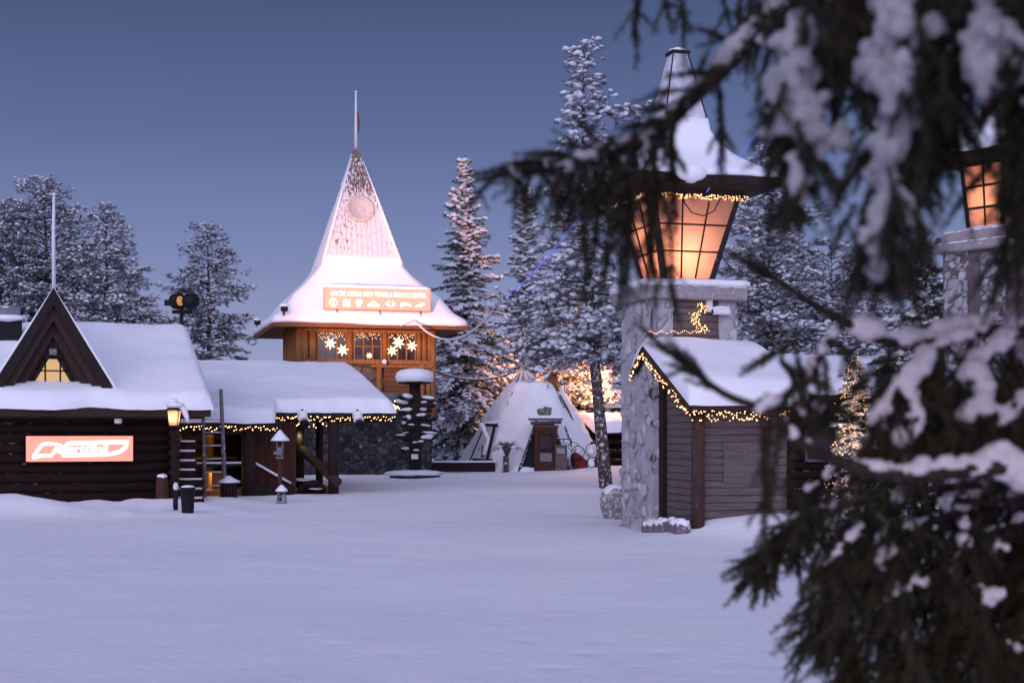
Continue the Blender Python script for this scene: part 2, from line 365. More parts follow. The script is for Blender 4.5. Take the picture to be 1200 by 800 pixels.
def spread(a, b, r=.2, step=.12):
    """Sample positions from a to b, close together near both rounded ends."""
    e = [0, .006, .025, .06, .11, .16, .2]
    e = [x * r / .2 for x in e]; n = max(1, int((b - a - 2 * r) / step))
    return [a + x for x in e] + [a + r + (b - a - 2 * r) * i / n for i in range(1, n)] + [b - x for x in reversed(e)]
def gable_snow(x0, x1, yf, yr, yb, zr, sf, sb, t, name, parent, soft=.35, r=.22, seed=0, step=.13, wob=.15):
    """Snow lying on both slopes of a gable roof; yf(x) is the front eave."""
    mb = MB(); xs = spread(x0, x1, r, step); V = []
    y0 = [yf(x) for x in xs]; nn = len(spread(min(y0), yb, r, step))
    tmpl = spread(min(y0), yb, r, step)
    for x, ya in zip(xs, y0):
        sh = ya + wob * noise.noise(Vector((x * .9, seed, 1))) + wob * .35 * noise.noise(Vector((x * 3.1, seed, 2)))
        for y in tmpl:
            k = (y - min(y0)) / (yb - min(y0)); yy = y + (sh - min(y0)) * max(0, 1 - k * 2.0)
            base = zr - (sf if yy < yr else sb) * abs(yy - yr)
            top = zr + t - (sf if yy < yr else sb) * (math.sqrt((yy - yr) ** 2 + soft ** 2) - soft * .45) + .09 * noise.noise(Vector((x * .55, yy * .55, seed))) + .026 * noise.noise(Vector((x * 2.2, yy * 2.2, seed)))
            e = min(yy - sh, yb - yy); ex = min(x - x0, x1 - x)
            f = math.sqrt(max(0, 1 - (1 - min(1, max(0, e) / r)) ** 2)) * math.sqrt(max(0, 1 - (1 - min(1, max(0, ex) / r)) ** 2))
            V.append((x, yy, base + .005 + f * (top - base)))
    ny = len(tmpl)
    fa = [(i * ny + j, (i + 1) * ny + j, (i + 1) * ny + j + 1, i * ny + j + 1) for i in range(len(xs) - 1) for j in range(ny - 1)]
    mb.add(V, fa, 0, True); return mb.build(name, M['snow'], parent)
def gable_deck(mb, x0, x1, yf, yr, yb, zr, sf, sb, t=.1, m=0):
    zf, zb = zr - sf * (yr - yf), zr - sb * (yb - yr)
    mb.prism([(x0, yf, zf - .004), (x0, yr, zr - .004), (x0, yb, zb - .004), (x0, yb, zb - t), (x0, yr, zr - t), (x0, yf, zf - t)], (x1 - x0, 0, 0), m)
def logs(mb, a, b, z0, z1, r, m=0, ext=0.0):
    a, b = Vector(a), Vector(b); d = (b - a).normalized(); z = z0 + r * .9; i = 0
    while z < z1:
        e = ext + random.uniform(-.03, .03) if ext else 0; off = Vector((random.uniform(-.006, .006), random.uniform(-.006, .006), 0))
        mb.tube([Vector((a.x, a.y, z)) - d * e + off, Vector((b.x, b.y, z)) + d * e + off], r * random.uniform(.97, 1.03), 12, m); z += r * 1.8; i += 1
def boards_v(mb, a, b, z0, z1, w, th, m=0, bat=True):
    a, b = Vector(a), Vector(b); d = (b - a); ln = d.length; d.normalize(); n = max(1, int(ln / w)); nrm = Vector((d.y, -d.x, 0))
    X = Matrix(((d.x, nrm.x, 0, 0), (d.y, nrm.y, 0, 0), (0, 0, 1, 0), (0, 0, 0, 1)))
    for i in range(n):
        p = a + d * (i + .5) * ln / n; k = th * random.uniform(.8, 1.15)
        mb.box((0, 0, 0), (ln / n * .965, k, z1 - z0), m, Matrix.Translation((p.x, p.y, (z0 + z1) / 2)) @ X)
        if bat and i % 2: q = a + d * i * ln / n; mb.box((0, 0, 0), (.06, th * 2.2, z1 - z0 - .004), m, Matrix.Translation((q.x, q.y, (z0 + z1) / 2)) @ X)
def boards_h(mb, a, b, z0, z1, w, th, m=0):
    a, b = Vector(a), Vector(b); d = (b - a); ln = d.length; d.normalize(); n = max(1, int((z1 - z0) / w)); nrm = Vector((d.y, -d.x, 0)); c = (a + b) / 2
    X = Matrix(((d.x, nrm.x, 0, 0), (d.y, nrm.y, 0, 0), (0, 0, 1, 0), (0, 0, 0, 1)))
    for i in range(n):
        mb.box((0, 0, 0), (ln, th * random.uniform(.8, 1.2), (z1 - z0) / n * .95), m, Matrix.Translation((c.x, c.y, z0 + (i + .5) * (z1 - z0) / n)) @ X, bev=min(.012, th * .2))
def sq_rings(mb, prof, n=10, m=0, lip=0.0, seed=0, rnd=.0, smooth=True, amp=0.0):
    """Square rings (half width, z) joined into a four-sided roof; rnd softens the corners."""
    q = []; per = 4 * n
    for i, (h, z) in enumerate(prof):
        for sd in range(4):
            for j in range(n):
                t = -1 + 2 * j / n; x, y = [(t, -1), (1, t), (-t, 1), (-1, -t)][sd]
                if rnd: ln = math.hypot(x, y); k = 1 - rnd * max(0, ln - 1) ; x, y = x * k, y * k
                nz = noise.noise(Vector((x * 2.6 + seed, y * 2.6, z * .7)))
                q.append((x * h * (1 + amp * nz), y * h * (1 + amp * nz), z + (lip * nz if i < 3 else amp * nz)))
    k = len(prof)
    mb.add(q, [(i * per + j, i * per + (j + 1) % per, (i + 1) * per + (j + 1) % per, (i + 1) * per + j) for i in range(k - 1) for j in range(per)] + [tuple(range((k - 1) * per, k * per))], m, smooth)
def stone_face(mb, o, u, v, n, w, h, res, sc, amp, m=0, seed=0):
    """A field-stone face: each stone bulges out of the joint."""
    o, u, v, n = Vector(o), Vector(u), Vector(v), Vector(n); nx, nz = max(2, int(w / res)), max(2, int(h / res)); q = []; base = len(mb.v)
    for i in range(nx + 1):
        for j in range(nz + 1):
            a, b = i * w / nx, j * h / nz; p = o + u * a + v * b
            k = Vector((p.x * sc, p.y * sc, p.z * sc * 1.0)) + Vector((seed, seed, seed)); k += Vector((noise.noise(k * 1.1), noise.noise(k * 1.1 + Vector((5, 5, 5))), noise.noise(k * 1.1 + Vector((9, 0, 0))))) * .35
            d, _ = noise.voronoi(k); e = min(1, (d[1] - d[0]) * 2.1); e = 1 - (1 - e) ** 2.2
            cell = noise.cell(_[0] * 3.7); mb.j[base + len(q)] = e; mb.c[base + len(q)] = .5 + .5 * noise.cell(_[0] * 5.3 + Vector((3, 7, 1)))
            q.append(p + n * (amp * (e * (.6 + .6 * cell) - .35) + .012 * noise.noise(p * 9)))
    mb.add(q, [(i * (nz + 1) + j, (i + 1) * (nz + 1) + j, (i + 1) * (nz + 1) + j + 1, i * (nz + 1) + j + 1) for i in range(nx) for j in range(nz)], m, True)
def text_part(name, body, size, m, parent, loc, rz=0, bold=0.0, shear=0.0, width=None, spacing=1.0):
    cu = bpy.data.curves.new(name, 'FONT'); cu.body = body; cu.size = size; cu.align_x = 'CENTER'; cu.align_y = 'CENTER'; cu.offset = bold; cu.shear = shear; cu.extrude = .006; cu.space_character = spacing
    t = bpy.data.objects.new('t', cu); C.objects.link(t); bpy.context.view_layer.update()
    me = bpy.data.meshes.new_from_object(t.evaluated_get(bpy.context.evaluated_depsgraph_get())); bpy.data.objects.remove(t); bpy.data.curves.remove(cu)
    xs = [v.co.x for v in me.vertices]; k = width / (max(xs) - min(xs)) if width else 1
    cx = (max(xs) + min(xs)) / 2
    for v in me.vertices: v.co = Vector(((v.co.x - cx) * k, -v.co.z, v.co.y))
    me.materials.clear(); me.materials.append(m); me.name = name
    o = bpy.data.objects.new(name, me); C.objects.link(o); o.parent = parent; o.location = loc; o.rotation_euler = (0, 0, rz)
    return o

# ------------------------------------------------------------------ setting: ground
def ground():
    rs = [.4]
    while rs[-1] < 16: rs.append(rs[-1] * 1.045)
    while rs[-1] < 62: rs.append(rs[-1] + .28 if rs[-1] < 36 else rs[-1] * 1.012)
    while rs[-1] < 900: rs.append(rs[-1] * 1.25)
    an = [math.radians(-24 + 48 * i / 190) for i in range(191)]; n2 = 40
    an += [math.radians(24 + (312) * i / n2) for i in range(1, n2)]
    V = [(0, 0, gh(0, 0))]; na = len(an)
    for r in rs:
        for a in an:
            x, y = r * math.sin(a), r * math.cos(a); V.append((x, y, gh(x, y) if r < 120 else 0))
    Fa = [(0, 1 + (j + 1) % na, 1 + j) for j in range(na)]
    for i in range(len(rs) - 1):
        for j in range(na): Fa.append((1 + i * na + j, 1 + i * na + (j + 1) % na, 1 + (i + 1) * na + (j + 1) % na, 1 + (i + 1) * na + j))
    mb = MB(); mb.add(V, Fa, 0, True); o = mb.build('snow_ground', M['ground']); tag(o, kind='structure')
ground()

# ------------------------------------------------------------------ strings of lights
BULB_ME = {}
def bulb_mesh(r, m):
    k = (round(r, 4), m.name)
    if k not in BULB_ME:
        me = bpy.data.meshes.new('bulb'); me.from_pydata((ICO_V * r * np.array([1, 1, 1.25])).tolist(), [], ICO_F.tolist()); me.materials.append(m)
        me.polygons.foreach_set('use_smooth', [True] * len(ICO_F)); BULB_ME[k] = me
    return BULB_ME[k]
def light_string(label, pts, r, wire=None, m='bulb', group=None, name='light_string', wr=.006):
    t = thing(name, label, 'fairy lights', pts[0], 0, group); o = Vector(pts[0])
    if wire: MB().tube([Vector(p) - o for p in wire], wr, 5).build('wire', M['black'], t)
    for p in pts[:100]:
        b = bpy.data.objects.new('bulb', bulb_mesh(r * random.choice((.8, 1, 1, 1.15)), M[m])); C.objects.link(b); b.parent = t; b.location = Vector(p) - o
    if len(pts) > 100:
        c = Cloud(); P = np.array([tuple(Vector(p) - o) for p in pts[100:]]); c.put(ICO_V, ICO_F, rand_frames(len(P)), P, RNG.uniform(.8, 1.1, len(P)) * r, 0, True)
        x = c.build('bulbs', [M[m]], t); x['kind'] = 'stuff'
    return t
def line(a, b, n): a, b = Vector(a), Vector(b); return [a.lerp(b, i / (n - 1)) for i in range(n)]
def icicles(a, b, n, drop, jit=.02):
    a, b = Vector(a), Vector(b); out = []
    for i in range(n):
        p = a.lerp(b, (i + random.random() * .6) / n); out.append(p + Vector((random.uniform(-jit, jit), random.uniform(-jit, jit), -random.random() ** 1.3 * drop)))
    return out
def sag(a, b, s, n=24): a, b = Vector(a), Vector(b); return [a.lerp(b, i / n) - Vector((0, 0, s * 4 * (i / n) * (1 - i / n))) for i in range(n + 1)]

# ------------------------------------------------------------------ log cabin on the left
A20 = math.radians(20)
def cabin():
    t = thing('log_cabin', 'dark log cabin with snowy roof, pointed dormer and lit pink sign', 'cabin', (-7.26, 30.5, 0), A20)
    zr, sl, yr, yf = 3.98, .432, 3.9, -.5
    w = MB(); logs(w, (-11, 0, 0), (0, 0, 0), -.1, 2.2, .115, 0); logs(w, (0, 0, 0), (0, 7.8, 0), 0, 2.3, .115, 0, .3)
    w.span((-11, .05, -.1), (-.05, .12, 2.3)); w.prism([(-.06, 0, 2.2), (-.06, 7.8, 2.2), (-.06, 3.9, 3.86)], (-.1, 0, 0)); w.span((-11, 7.7, -.1), (0, 7.8, 2.3)); w.span((-11.05, .1, -.1), (-10.9, 7.7, 2.3))
    w.build('wall', M['dark_log'], t)
    r = MB(); gable_deck(r, -11.4, .72, yf, yr, 8.3, zr, sl, sl, .12); r.span((-11.4, -.53, 1.90), (.72, -.503, 2.08)); r.span((-11.4, -.43, 1.86), (.6, -.30, 1.96))
    ro = r.build('roof', M['eave_wood'], t); gable_snow(-11.5, .78, lambda x: -.58, yr, 8.4, zr, sl, sl, .26, 'roof_snow', ro, seed=3)
    # dormer
    d = MB(); cx, zb, za, hw = -2.46, 2.36, 4.50, 1.22; s = (za - zb) / hw
    def tri(y0, y1, off_o, off_i, m, zcut=None):
        """A chevron board: outer triangle minus an inner one, both parallel to the dormer slopes."""
        k = math.sqrt(1 + s * s)
        def T(o): return (za - o * k, (za - o * k - zb) / s)
        (ao, ho), (ai, hi) = T(off_o), T(off_i)
        for g in (-1, 1):
            d.prism([(cx, y0, ao), (cx + g * ho, y0, zb), (cx + g * hi, y0, zb), (cx, y0, ai)], (0, y1 - y0, 0), m)
    dm = [M['gable_wood'], M['dark_wood']]
    for g in (-1, 1):
        d.prism([(cx, -.28, za + .03), (cx + g * (hw + .10), -.28, zb - .12), (cx + g * (hw - .02), -.28, zb - .12), (cx, -.28, za - .16)], (0, 4.6, 0), 1)
    tri(-.32, -.27, -.03, .15, 1); tri(-.22, -.14, .12, .30, 0); tri(-.06, .02, .27, .46, 0); tri(.08, .13, .44, .62, 0)
    d.prism([(cx - hw * .95, .14, zb - .3), (cx + hw * .95, .14, zb - .3), (cx, .14, za - .3)], (0, .05, 0), 0)
    for g in (-1, 1):                                                      # diagonal planks on the recessed face
        for i in range(5): a = .30 + i * .075; tri(.125 - .01 * (i % 2), .136, a, a + .066, 0)
    dor = d.build('dormer', dm, t)
    sn = MB()
    for g in (-1, 1): sn.prism([(cx, -.31, za + .075), (cx, -.31, za + .02), (cx + g * (hw + .12), -.31, zb - .08), (cx + g * (hw + .16), -.31, zb - .05)], (0, 4.5, 0))
    sn.build('dormer_snow', M['snow'], dor)
    wz0, wz1, wb, wt = 2.60, 3.12, .44, .19
    wf = MB(); y = .07
    for a, b in (((-wb, wz0), (wb, wz0)), ((-wt, wz1), (wt, wz1)), ((-wb, wz0), (-wt, wz1)), ((wb, wz0), (wt, wz1)), ((-.15, wz0), (-.15, wz1)), ((.15, wz0), (.15, wz1)), ((-.33, 2.86), (.33, 2.86))):
        wf.tube([(cx + a[0], y, a[1]), (cx + b[0], y, b[1])], .017, 6)
    wo = wf.build('window', M['black'], dor)
    MB().prism([(cx - wb, y + .02, wz0), (cx + wb, y + .02, wz0), (cx + wt, y + .02, wz1), (cx - wt, y + .02, wz1)], (0, .01, 0)).build('pane', M['window'], wo)
    MB().box((cx, -.02, wz1 + .13), (.15, .1, .13), bev=.01).build('lamp_box', M['grey_metal'], dor)
    MB().tube([(cx + .02, .0, za - .05), (cx + .01, .0, za + 1.2), (cx + .02, 0, za + 2.0)], [.040, .036, .028], 8).lathe([(.02, 0), (.045, .02), (.045, .05), (.01, .07)], (cx + .02, 0, za + 2.0), 8).build('pole', M['frost_pole'], t)
    b = MB(); b.box((-3.34, 2.55, 3.55), (.62, .62, 1.0)); co = b.build('chimney', M['black'], t)
    MB().box((-3.34, 2.55, 4.075), (.76, .76, .05)).tube([(-3.62, 2.55, 4.20), (-3.06, 2.55, 4.20)], .19, 14).build('cowl', M['grey_metal'], co)
    MB().blob((-3.34, 2.40, 4.10), (.44, .34, .09), 0, 16, 8, .2).build('chimney_snow', M['snow'], co)
    # lit sign
    sx, sz, sw, sh = -1.93, 1.235, 2.16, .555
    sg = MB(); sg.box((sx, -.19, sz), (sw, .10, sh), bev=.01); so = sg.build('sign', M['black'], t)
    MB().box((sx, -.248, sz), (sw - .03, .012, sh - .03)).build('sign_face', M['sign_pink'], so)
    lg = MB(); yy = -.262
    def stroke(pts, r): lg.tube([(sx + (p[0] - 500) / 1000 * sw * .995, yy, sz - (p[1] - 205) / 258 * sh) for p in pts], r, 6)
    k = .042
    stroke([(70, 288), (110, 215), (150, 165), (190, 155), (290, 160), (265, 230), (235, 268), (130, 272), (90, 285), (60, 290)], k)
    stroke([(330, 262), (355, 200), (385, 155), (420, 150), (600, 147), (800, 142), (960, 140), (930, 185), (880, 230), (820, 250), (720, 262), (420, 264), (335, 264)], k)
    stroke([(752, 160), (738, 250)], .026)
    lg.build('sign_logo', M['sign_white'], so)
    text_part('sign_lettering', 'Marttiini', .25, M['sign_white'], so, (sx + .03, yy - .006, sz - .005), 0, .010, .25, .98)
    # floodlight over the sign
    fl = MB(); fl.tube([(-1.17, -.12, 1.98), (-1.17, -.30, 1.98)], .02, 6); fl.lathe([(.075, -.1), (.085, .0), (.07, .1), (.03, .14)], (-1.17, -.34, 1.86), 12)
    fo = fl.build('floodlight', M['white_paint'], t); MB().blob((-1.17, -.32, 2.0), (.10, .12, .05), 0, 12, 6, .15).build('floodlight_snow', M['snow'], fo)
    return t
cabin()

# ------------------------------------------------------------------ porch building between the cabin and the tower
def porch():
    t = thing('porch_building', 'low wooden building with deep snowy roof and open lit porch', 'building', (-3.0, 36.5, 0), A20)
    zr, sl, yr = 3.36, .255, 5.1
    r = MB(); gable_deck(r, -3.15, -.02, .05, yr, 10, zr, sl, sl, .1); gable_deck(r, -8.5, -3.16, -.95, yr, 10, zr, sl, sl, .1)
    r.span((-3.15, .02, 1.93), (-.02, .045, 2.07)); r.span((-8.5, -.985, 1.68), (-3.16, -.955, 1.82)); r.span((-3.4, .30, 1.82), (-.1, .46, 1.98)); r.span((-8, -.7, 1.52), (-3.2, -.54, 1.73))
    ro = r.build('roof', M['dark_wood'], t)
    def yf(x): k = max(0, min(1, (x + 3.28) / .22)); return -1.05 + 1.03 * (k * k * (3 - 2 * k))
    gable_snow(-8.6, .04, yf, yr, 10.1, zr, sl, sl, .30, 'roof_snow', ro, r=.24, seed=8, step=.11)
    for x, y, w, z in ((-1.56, .2, .27, 1.9), (-2.05, 2.0, .22, 2.3), (-3.85, -.62, .34, 1.72), (-1.4, 2.6, .2, 2.4)):
        p = MB(); p.tube([(x, y, -.1), (x, y, z)], w / 2, 12, jit=.04); p.build('post', M['post'], t)
    w = MB(); boards_v(w, (-3.55, .32, 0), (-2.50, .32, 0), -.1, 2.0, .13, .04); w.span((-3.55, .36, -.1), (-2.5, .42, 2.0)); boards_v(w, (-2.5, .40, 0), (-2.5, 2.6, 0), -.1, 2.2, .14, .04)
    w.build('board_wall', M['red_board'], t)
    bw = MB(); logs(bw, (-8.4, 2.2, 0), (-3.55, 2.2, 0), -.1, 2.3, .11); bw.span((-8.4, 2.25, -.1), (-3.5, 2.4, 2.6)); bw.span((-8.4, 9.6, 0), (-2, 9.7, 2.2)); bw.span((-2.15, 3.0, 0), (-2.05, 9.6, 3)); bw.build('back_wall', M['dark_log'], t)
    dr = MB(); dr.span((-2.22, 2.62, .3), (-1.86, 2.66, 2.2)); d_o = dr.build('doorway', M['doorway'], t)
    f = MB(); f.span((-2.25, 2.56, .28), (-2.20, 2.60, 2.25)); f.span((-2.2, 2.56, .9), (-1.86, 2.61, 1.0)); f.span((-1.88, 2.56, .28), (-1.83, 2.60, 2.25)); f.build('door_frame', M['dark_wood'], d_o)
    st = MB()
    for i in range(3): st.span((-2.48 + .10 * i, .5 + .0 * i, -.1), (-1.62 + .16 * (2 - i) - .24, 2.3, .12 + .11 * i - .003 * i))
    so = st.build('steps', M['post'], t)
    MB().blob((-1.95, 1.0, .13), (.5, .55, .06), 0, 14, 6, .2).blob((-2.2, 1.2, .33), (.26, .6, .05), 0, 14, 6, .2).build('step_snow', M['snow'], so)
    MB().tube([(-2.12, 1.5, 1.12), (-1.5, -.02, .30)], [.11, .125], 14, jit=.03).build('log_handrail', M['hut_post'], t)
    hr = MB(); hr.tube([(-3.75, -.55, .80), (-2.72, -.45, .22)], .045, 8).tube([(-5.6, -.62, .78), (-3.9, -.6, .78)], .045, 8).tube([(-2.75, -.45, -.1), (-2.75, -.45, .34)], .05, 8).span((-3.7, -.54, -.1), (-2.75, -.50, .3))
    ho = hr.build('handrail', M['post'], t); MB().tube([(-3.75, -.55, .85), (-2.72, -.45, .27)], .04, 8, jit=.15).tube([(-5.6, -.62, .83), (-3.9, -.6, .83)], .035, 8, jit=.2).build('rail_snow', M['snow'], ho)
    fl = MB(); fl.span((-6.8, -.3, -.1), (-3.6, 2.1, .16)); fl.build('floor', M['tower_wood'], t)
    MB().span((-4.62, .2, .165), (-4.32, 1.6, .58)).build('bench', M['tower_wood'], t)
    MB().tube([(-4.42, 2.02, .15), (-4.42, 2.02, 2.2)], .13, 12).build('column', M['tower_wood2'], t)
    MB().tube([(-5.2, 1.95, .15), (-5.2, 1.95, 2.2)], .06, 8).tube([(-5.6, 1.95, .9), (-3.7, 1.95, .9)], .04, 8).build('wall_trim', M['tower_wood2'], t)
    for x in (-2.43, -1.02):
        s = MB(); s.tube([(x, .0, 2.12), (x, -.16, 2.14), (x, -.16, 2.0)], .018, 6); s.tube([(x, -.05, 1.95), (x + .03, -.30, 1.74)], [.10, .115], 14)
        so = s.build('spotlight', M['black'], t); MB().tube([(x - .01, -.05, 2.02), (x + .02, -.25, 1.86)], [.11, .125], 12).blob((x, -.13, 2.02), (.13, .15, .10), 0, 12, 6, .15).build('spotlight_snow', M['snow'], so)
    X = Matrix.Translation((-3.0, 36.5, 0)) @ Matrix.Rotation(A20, 4, 'Z')
    a, b = X @ Vector((-3.1, -.03, 1.97)), X @ Vector((.0, -.03, 1.97))
    light_string('warm fairy lights along the porch eave nearest the tower', icicles(a, b, 74, .12), .0135, line(a, b, 8), group='fairy lights on porch eaves')
    a, b = X @ Vector((-6.2, -1.04, 1.72)), X @ Vector((-3.2, -1.04, 1.72))
    light_string('warm fairy lights on the lower porch eave behind the ladder', icicles(a, b, 72, .12), .0135, line(a, b, 8), group='fairy lights on porch eaves')
    a, b = X @ Vector((-2.75, 1.0, 1.98)), X @ Vector((-1.62, 1.0, 1.98))
    light_string('bunch of icicle lights hanging inside the porch by the log post', icicles(a, b, 64, .30, .1), .014, line(a, b, 6))
porch()

# ------------------------------------------------------------------ small things in front of the cabin and porch
def lantern_post():
    p = at(204, 598, 28.7); z0 = gh(p.x, p.y); t = thing('lamp_post', 'thin black lamp post with lit amber lantern at the cabin corner', 'lamp post', (p.x, p.y, z0))
    MB().tube([(0, 0, -.1), (0, 0, 1.66)], .022, 8).build('pole', M['black'], t)
    l = MB(); 
    for sx in (-1, 1):
        for sy in (-1, 1): l.tube([(sx * .085, sy * .085, 1.66), (sx * .125, sy * .125, 1.98)], .012, 6)
    l.box((0, 0, 1.655), (.2, .2, .03)); l.box((0, 0, 1.99), (.30, .30, .025)); l.lathe([(.16, 0), (.05, .10), (.02, .16)], (0, 0, 2.0), 8)
    lo = l.build('lantern', M['black'], t)
    g = MB(); sq_rings(g, [(.078, 1.675), (.112, 1.975)], 2, 0, smooth=False); g.build('glass', M['glass'], lo)
    MB().blob((0, 0, 1.80), (.035, .035, .05), 0, 8, 6, 0).build('bulb', M['lantern_bulb'], lo)
    s = MB(); s.blob((.02, 0, 2.08), (.19, .18, .075), 0, 14, 8, .2); s.tube([(.08, 0, 2.06), (.20, -.01, 1.99), (.26, -.02, 1.85), (.29, -.02, 1.72)], [.08, .07, .05, .012], 8); s.blob((-.02, 0, 2.16), (.10, .09, .06), 0, 10, 6, .2); s.build('snow', M['snow'], lo)
    lamp('lamp_post_light', (p.x, p.y, z0 + 1.83), 13, (1, .55, .22), .03)
def lamp(name, loc, w, col, r=.05):
    d = bpy.data.lights.new(name, 'POINT'); d.energy = w; d.color = col; d.shadow_soft_size = r
    o = bpy.data.objects.new(name, d); C.objects.link(o); o.location = loc; return o
lantern_post()

def small_things():
    p = at(220, 606, 26.9); z = gh(p.x, p.y)
    t = thing('waste_bin', 'small black waste bin standing in the snow by the lamp post', 'bin', (p.x, p.y, z))
    MB().lathe([(.105, -.08), (.115, 0), (.135, .42), (.145, .43), (.145, .47), (.12, .48)], n=16).build('body', M['black'], t); MB().blob((0, 0, .48), (.13, .13, .035), 0, 14, 6, .2).build('snow', M['snow'], t)
    p = at(206, 600, 28.0); z = gh(p.x, p.y)
    t = thing('garden_lamp', 'short dark bollard with a frosted head beside the bin', 'bollard', (p.x, p.y, z)); MB().tube([(0, 0, -.1), (0, 0, .40)], .045, 10).build('post', M['black'], t); MB().blob((0, 0, .46), (.055, .055, .09), 0, 10, 6, .15).build('head', M['frost_pole'], t)
    p = at(190, 592, 29.8); z = gh(p.x, p.y)
    t = thing('barrel', 'dark reddish barrel with snow on top against the cabin wall', 'barrel', (p.x, p.y, z)); MB().lathe([(.10, -.1), (.13, .1), (.14, .3), (.13, .5), (.10, .62)], n=14).build('body', M['red_board'], t); MB().blob((0, 0, .63), (.11, .11, .06), 0, 12, 6, .2).build('snow', M['snow'], t)
    # stacked log ends behind the bin
    p = at(218, 590, 30.9); z = gh(p.x, p.y)
    t = thing('log_stack', 'stack of dark logs with snow on every log beside the ladder', 'log stack', (p.x, p.y, z), A20)
    for i in range(7): 
        w = .24 if i > 2 else .42; MB().tube([(-w, random.uniform(-.03, .03), .08 + i * .205), (w * .9, random.uniform(-.03, .03), .08 + i * .205)], .085, 10, jit=.05).build('log', M['dark_log'], t); MB().tube([(-w * .9, -.03, .165 + i * .205), (w * .8, -.03, .165 + i * .205)], [.03, .022], 6, jit=.2).build('snow', M['snow'], t)
    # ladder
    p = at(239, 584, 33.1); t = thing('ladder', 'frosty wooden ladder leaning on the porch roof eave', 'ladder', (p.x, p.y, gh(p.x, p.y)), math.radians(12))
    R3 = Matrix.Rotation(-math.radians(12), 3, 'Z'); lv = lambda px, py, Y: R3 @ (at(px, py, Y) - Vector(t.location))
    l0, l1, r0, r1 = lv(240, 586, 33.0), lv(238, 484, 33.45), lv(264, 588, 33.05), lv(259, 456, 33.62)
    MB().tube([l0, l1], [.045, .040], 8, jit=.08).build('rail', M['ladder'], t); MB().tube([r0, r1], [.055, .042], 8, jit=.08).build('rail', M['ladder'], t)
    for i in range(9):
        k = .03 + .117 * i; b = r0.lerp(r1, k); kk = (b.z - l0.z) / (l1.z - l0.z); a = l0.lerp(l1, kk)
        if kk > 1: a = Vector((l1.x + .02, b.y, b.z)) if kk < 1.4 else b
        MB().tube([a, b], .016, 6).build('rung', M['frost_pole'], t)
    p = at(268, 587, 32.3); z = gh(p.x, p.y)
    t = thing('wooden_tub', 'squat dark wooden tub with a pitched snowy lid near the ladder', 'tub', (p.x, p.y, z), .3)
    m = MB(); 
    for i in range(14): g = 2 * PI * i / 14; m.box((.17 * math.cos(g), .17 * math.sin(g), .16), (.03, .075, .44), 0, Matrix.Rotation(0, 4, 'Z'))
    m.lathe([(.165, -.06), (.165, .38)], n=14); m.build('body', M['post'], t); MB().lathe([(.26, .37), (.25, .40), (.12, .47), (.05, .52), (.01, .53)], n=10, jit=.1).build('snow', M['snow'], t)
    p = at(330, 590, 31.4); z = gh(p.x, p.y)
    t = thing('ground_lantern', 'small metal lantern frame with snow cap standing on the snow', 'lantern', (p.x, p.y, z)); m = MB()
    for sx in (-1, 1):
        for sy in (-1, 1): m.tube([(sx * .10, sy * .10, -.05), (sx * .065, sy * .065, .26)], .012, 6)
    m.box((0, 0, .14), (.17, .17, .02)); m.box((0, 0, .03), (.2, .2, .03)); m.box((0, 0, .26), (.2, .2, .02)); m.tube([(-.08, -.08, .03), (.07, -.07, .25)], .008, 5); m.tube([(.08, -.08, .03), (-.07, -.07, .25)], .008, 5); m.build('frame', M['grey_metal'], t)
    MB().lathe([(.13, .26), (.13, .30), (.05, .38), (.01, .41)], n=12, jit=.06).build('snow', M['snow'], t)
    p = at(328, 580, 31.8); z = gh(p.x, p.y)
    t = thing('bird_feeder', 'reddish post with small birdhouse lantern under a pointed snow cap', 'feeder post', (p.x, p.y, z)); MB().tube([(0, 0, -.1), (0, 0, 1.0)], .048, 10).build('post', M['red_board'], t)
    m = MB(); 
    for sx in (-1, 1):
        for sy in (-1, 1): m.tube([(sx * .045, sy * .045, .95), (sx * .07, sy * .07, 1.34)], .012, 6)
    m.box((0, 0, .97), (.14, .14, .03)); m.box((0, 0, 1.12), (.10, .10, .18)); m.box((-.08, -.05, 1.08), (.1, .05, .06)); m.box((0, 0, 1.35), (.22, .22, .03)); m.build('housing', M['grey_metal'], t)
    MB().lathe([(.21, 1.35), (.205, 1.38), (.10, 1.50), (.025, 1.59), (.005, 1.60)], n=14, jit=.05).build('snow', M['snow'], t)
    p = at(386, 578, 36.3); z = gh(p.x, p.y)
    t = thing('snow_shovel', 'small red snow shovel leaning on the porch post', 'shovel', (p.x, p.y, z)); MB().tube([(0, 0, .12), (.06, .1, .62)], .016, 6).build('shaft', M['red'], t); MB().span((-.09, -.02, -.02), (.07, .01, .2)).build('blade', M['red'], t)
    # double floodlight on a mast behind the cabin roof
    b = at(213, 380, 37.5); t = thing('floodlight_mast', 'black mast with two round floodlights above the cabin roof end', 'floodlight mast', (b.x, b.y, 0), 0)
    zt = at(213, 360, 37.5).z
    MB().tube([(0, 0, 0), (0, 0, zt)], .045, 8).tube([(-.25, 0, zt - .12), (.28, 0, zt - .12)], .05, 8).build('mast', M['black'], t)
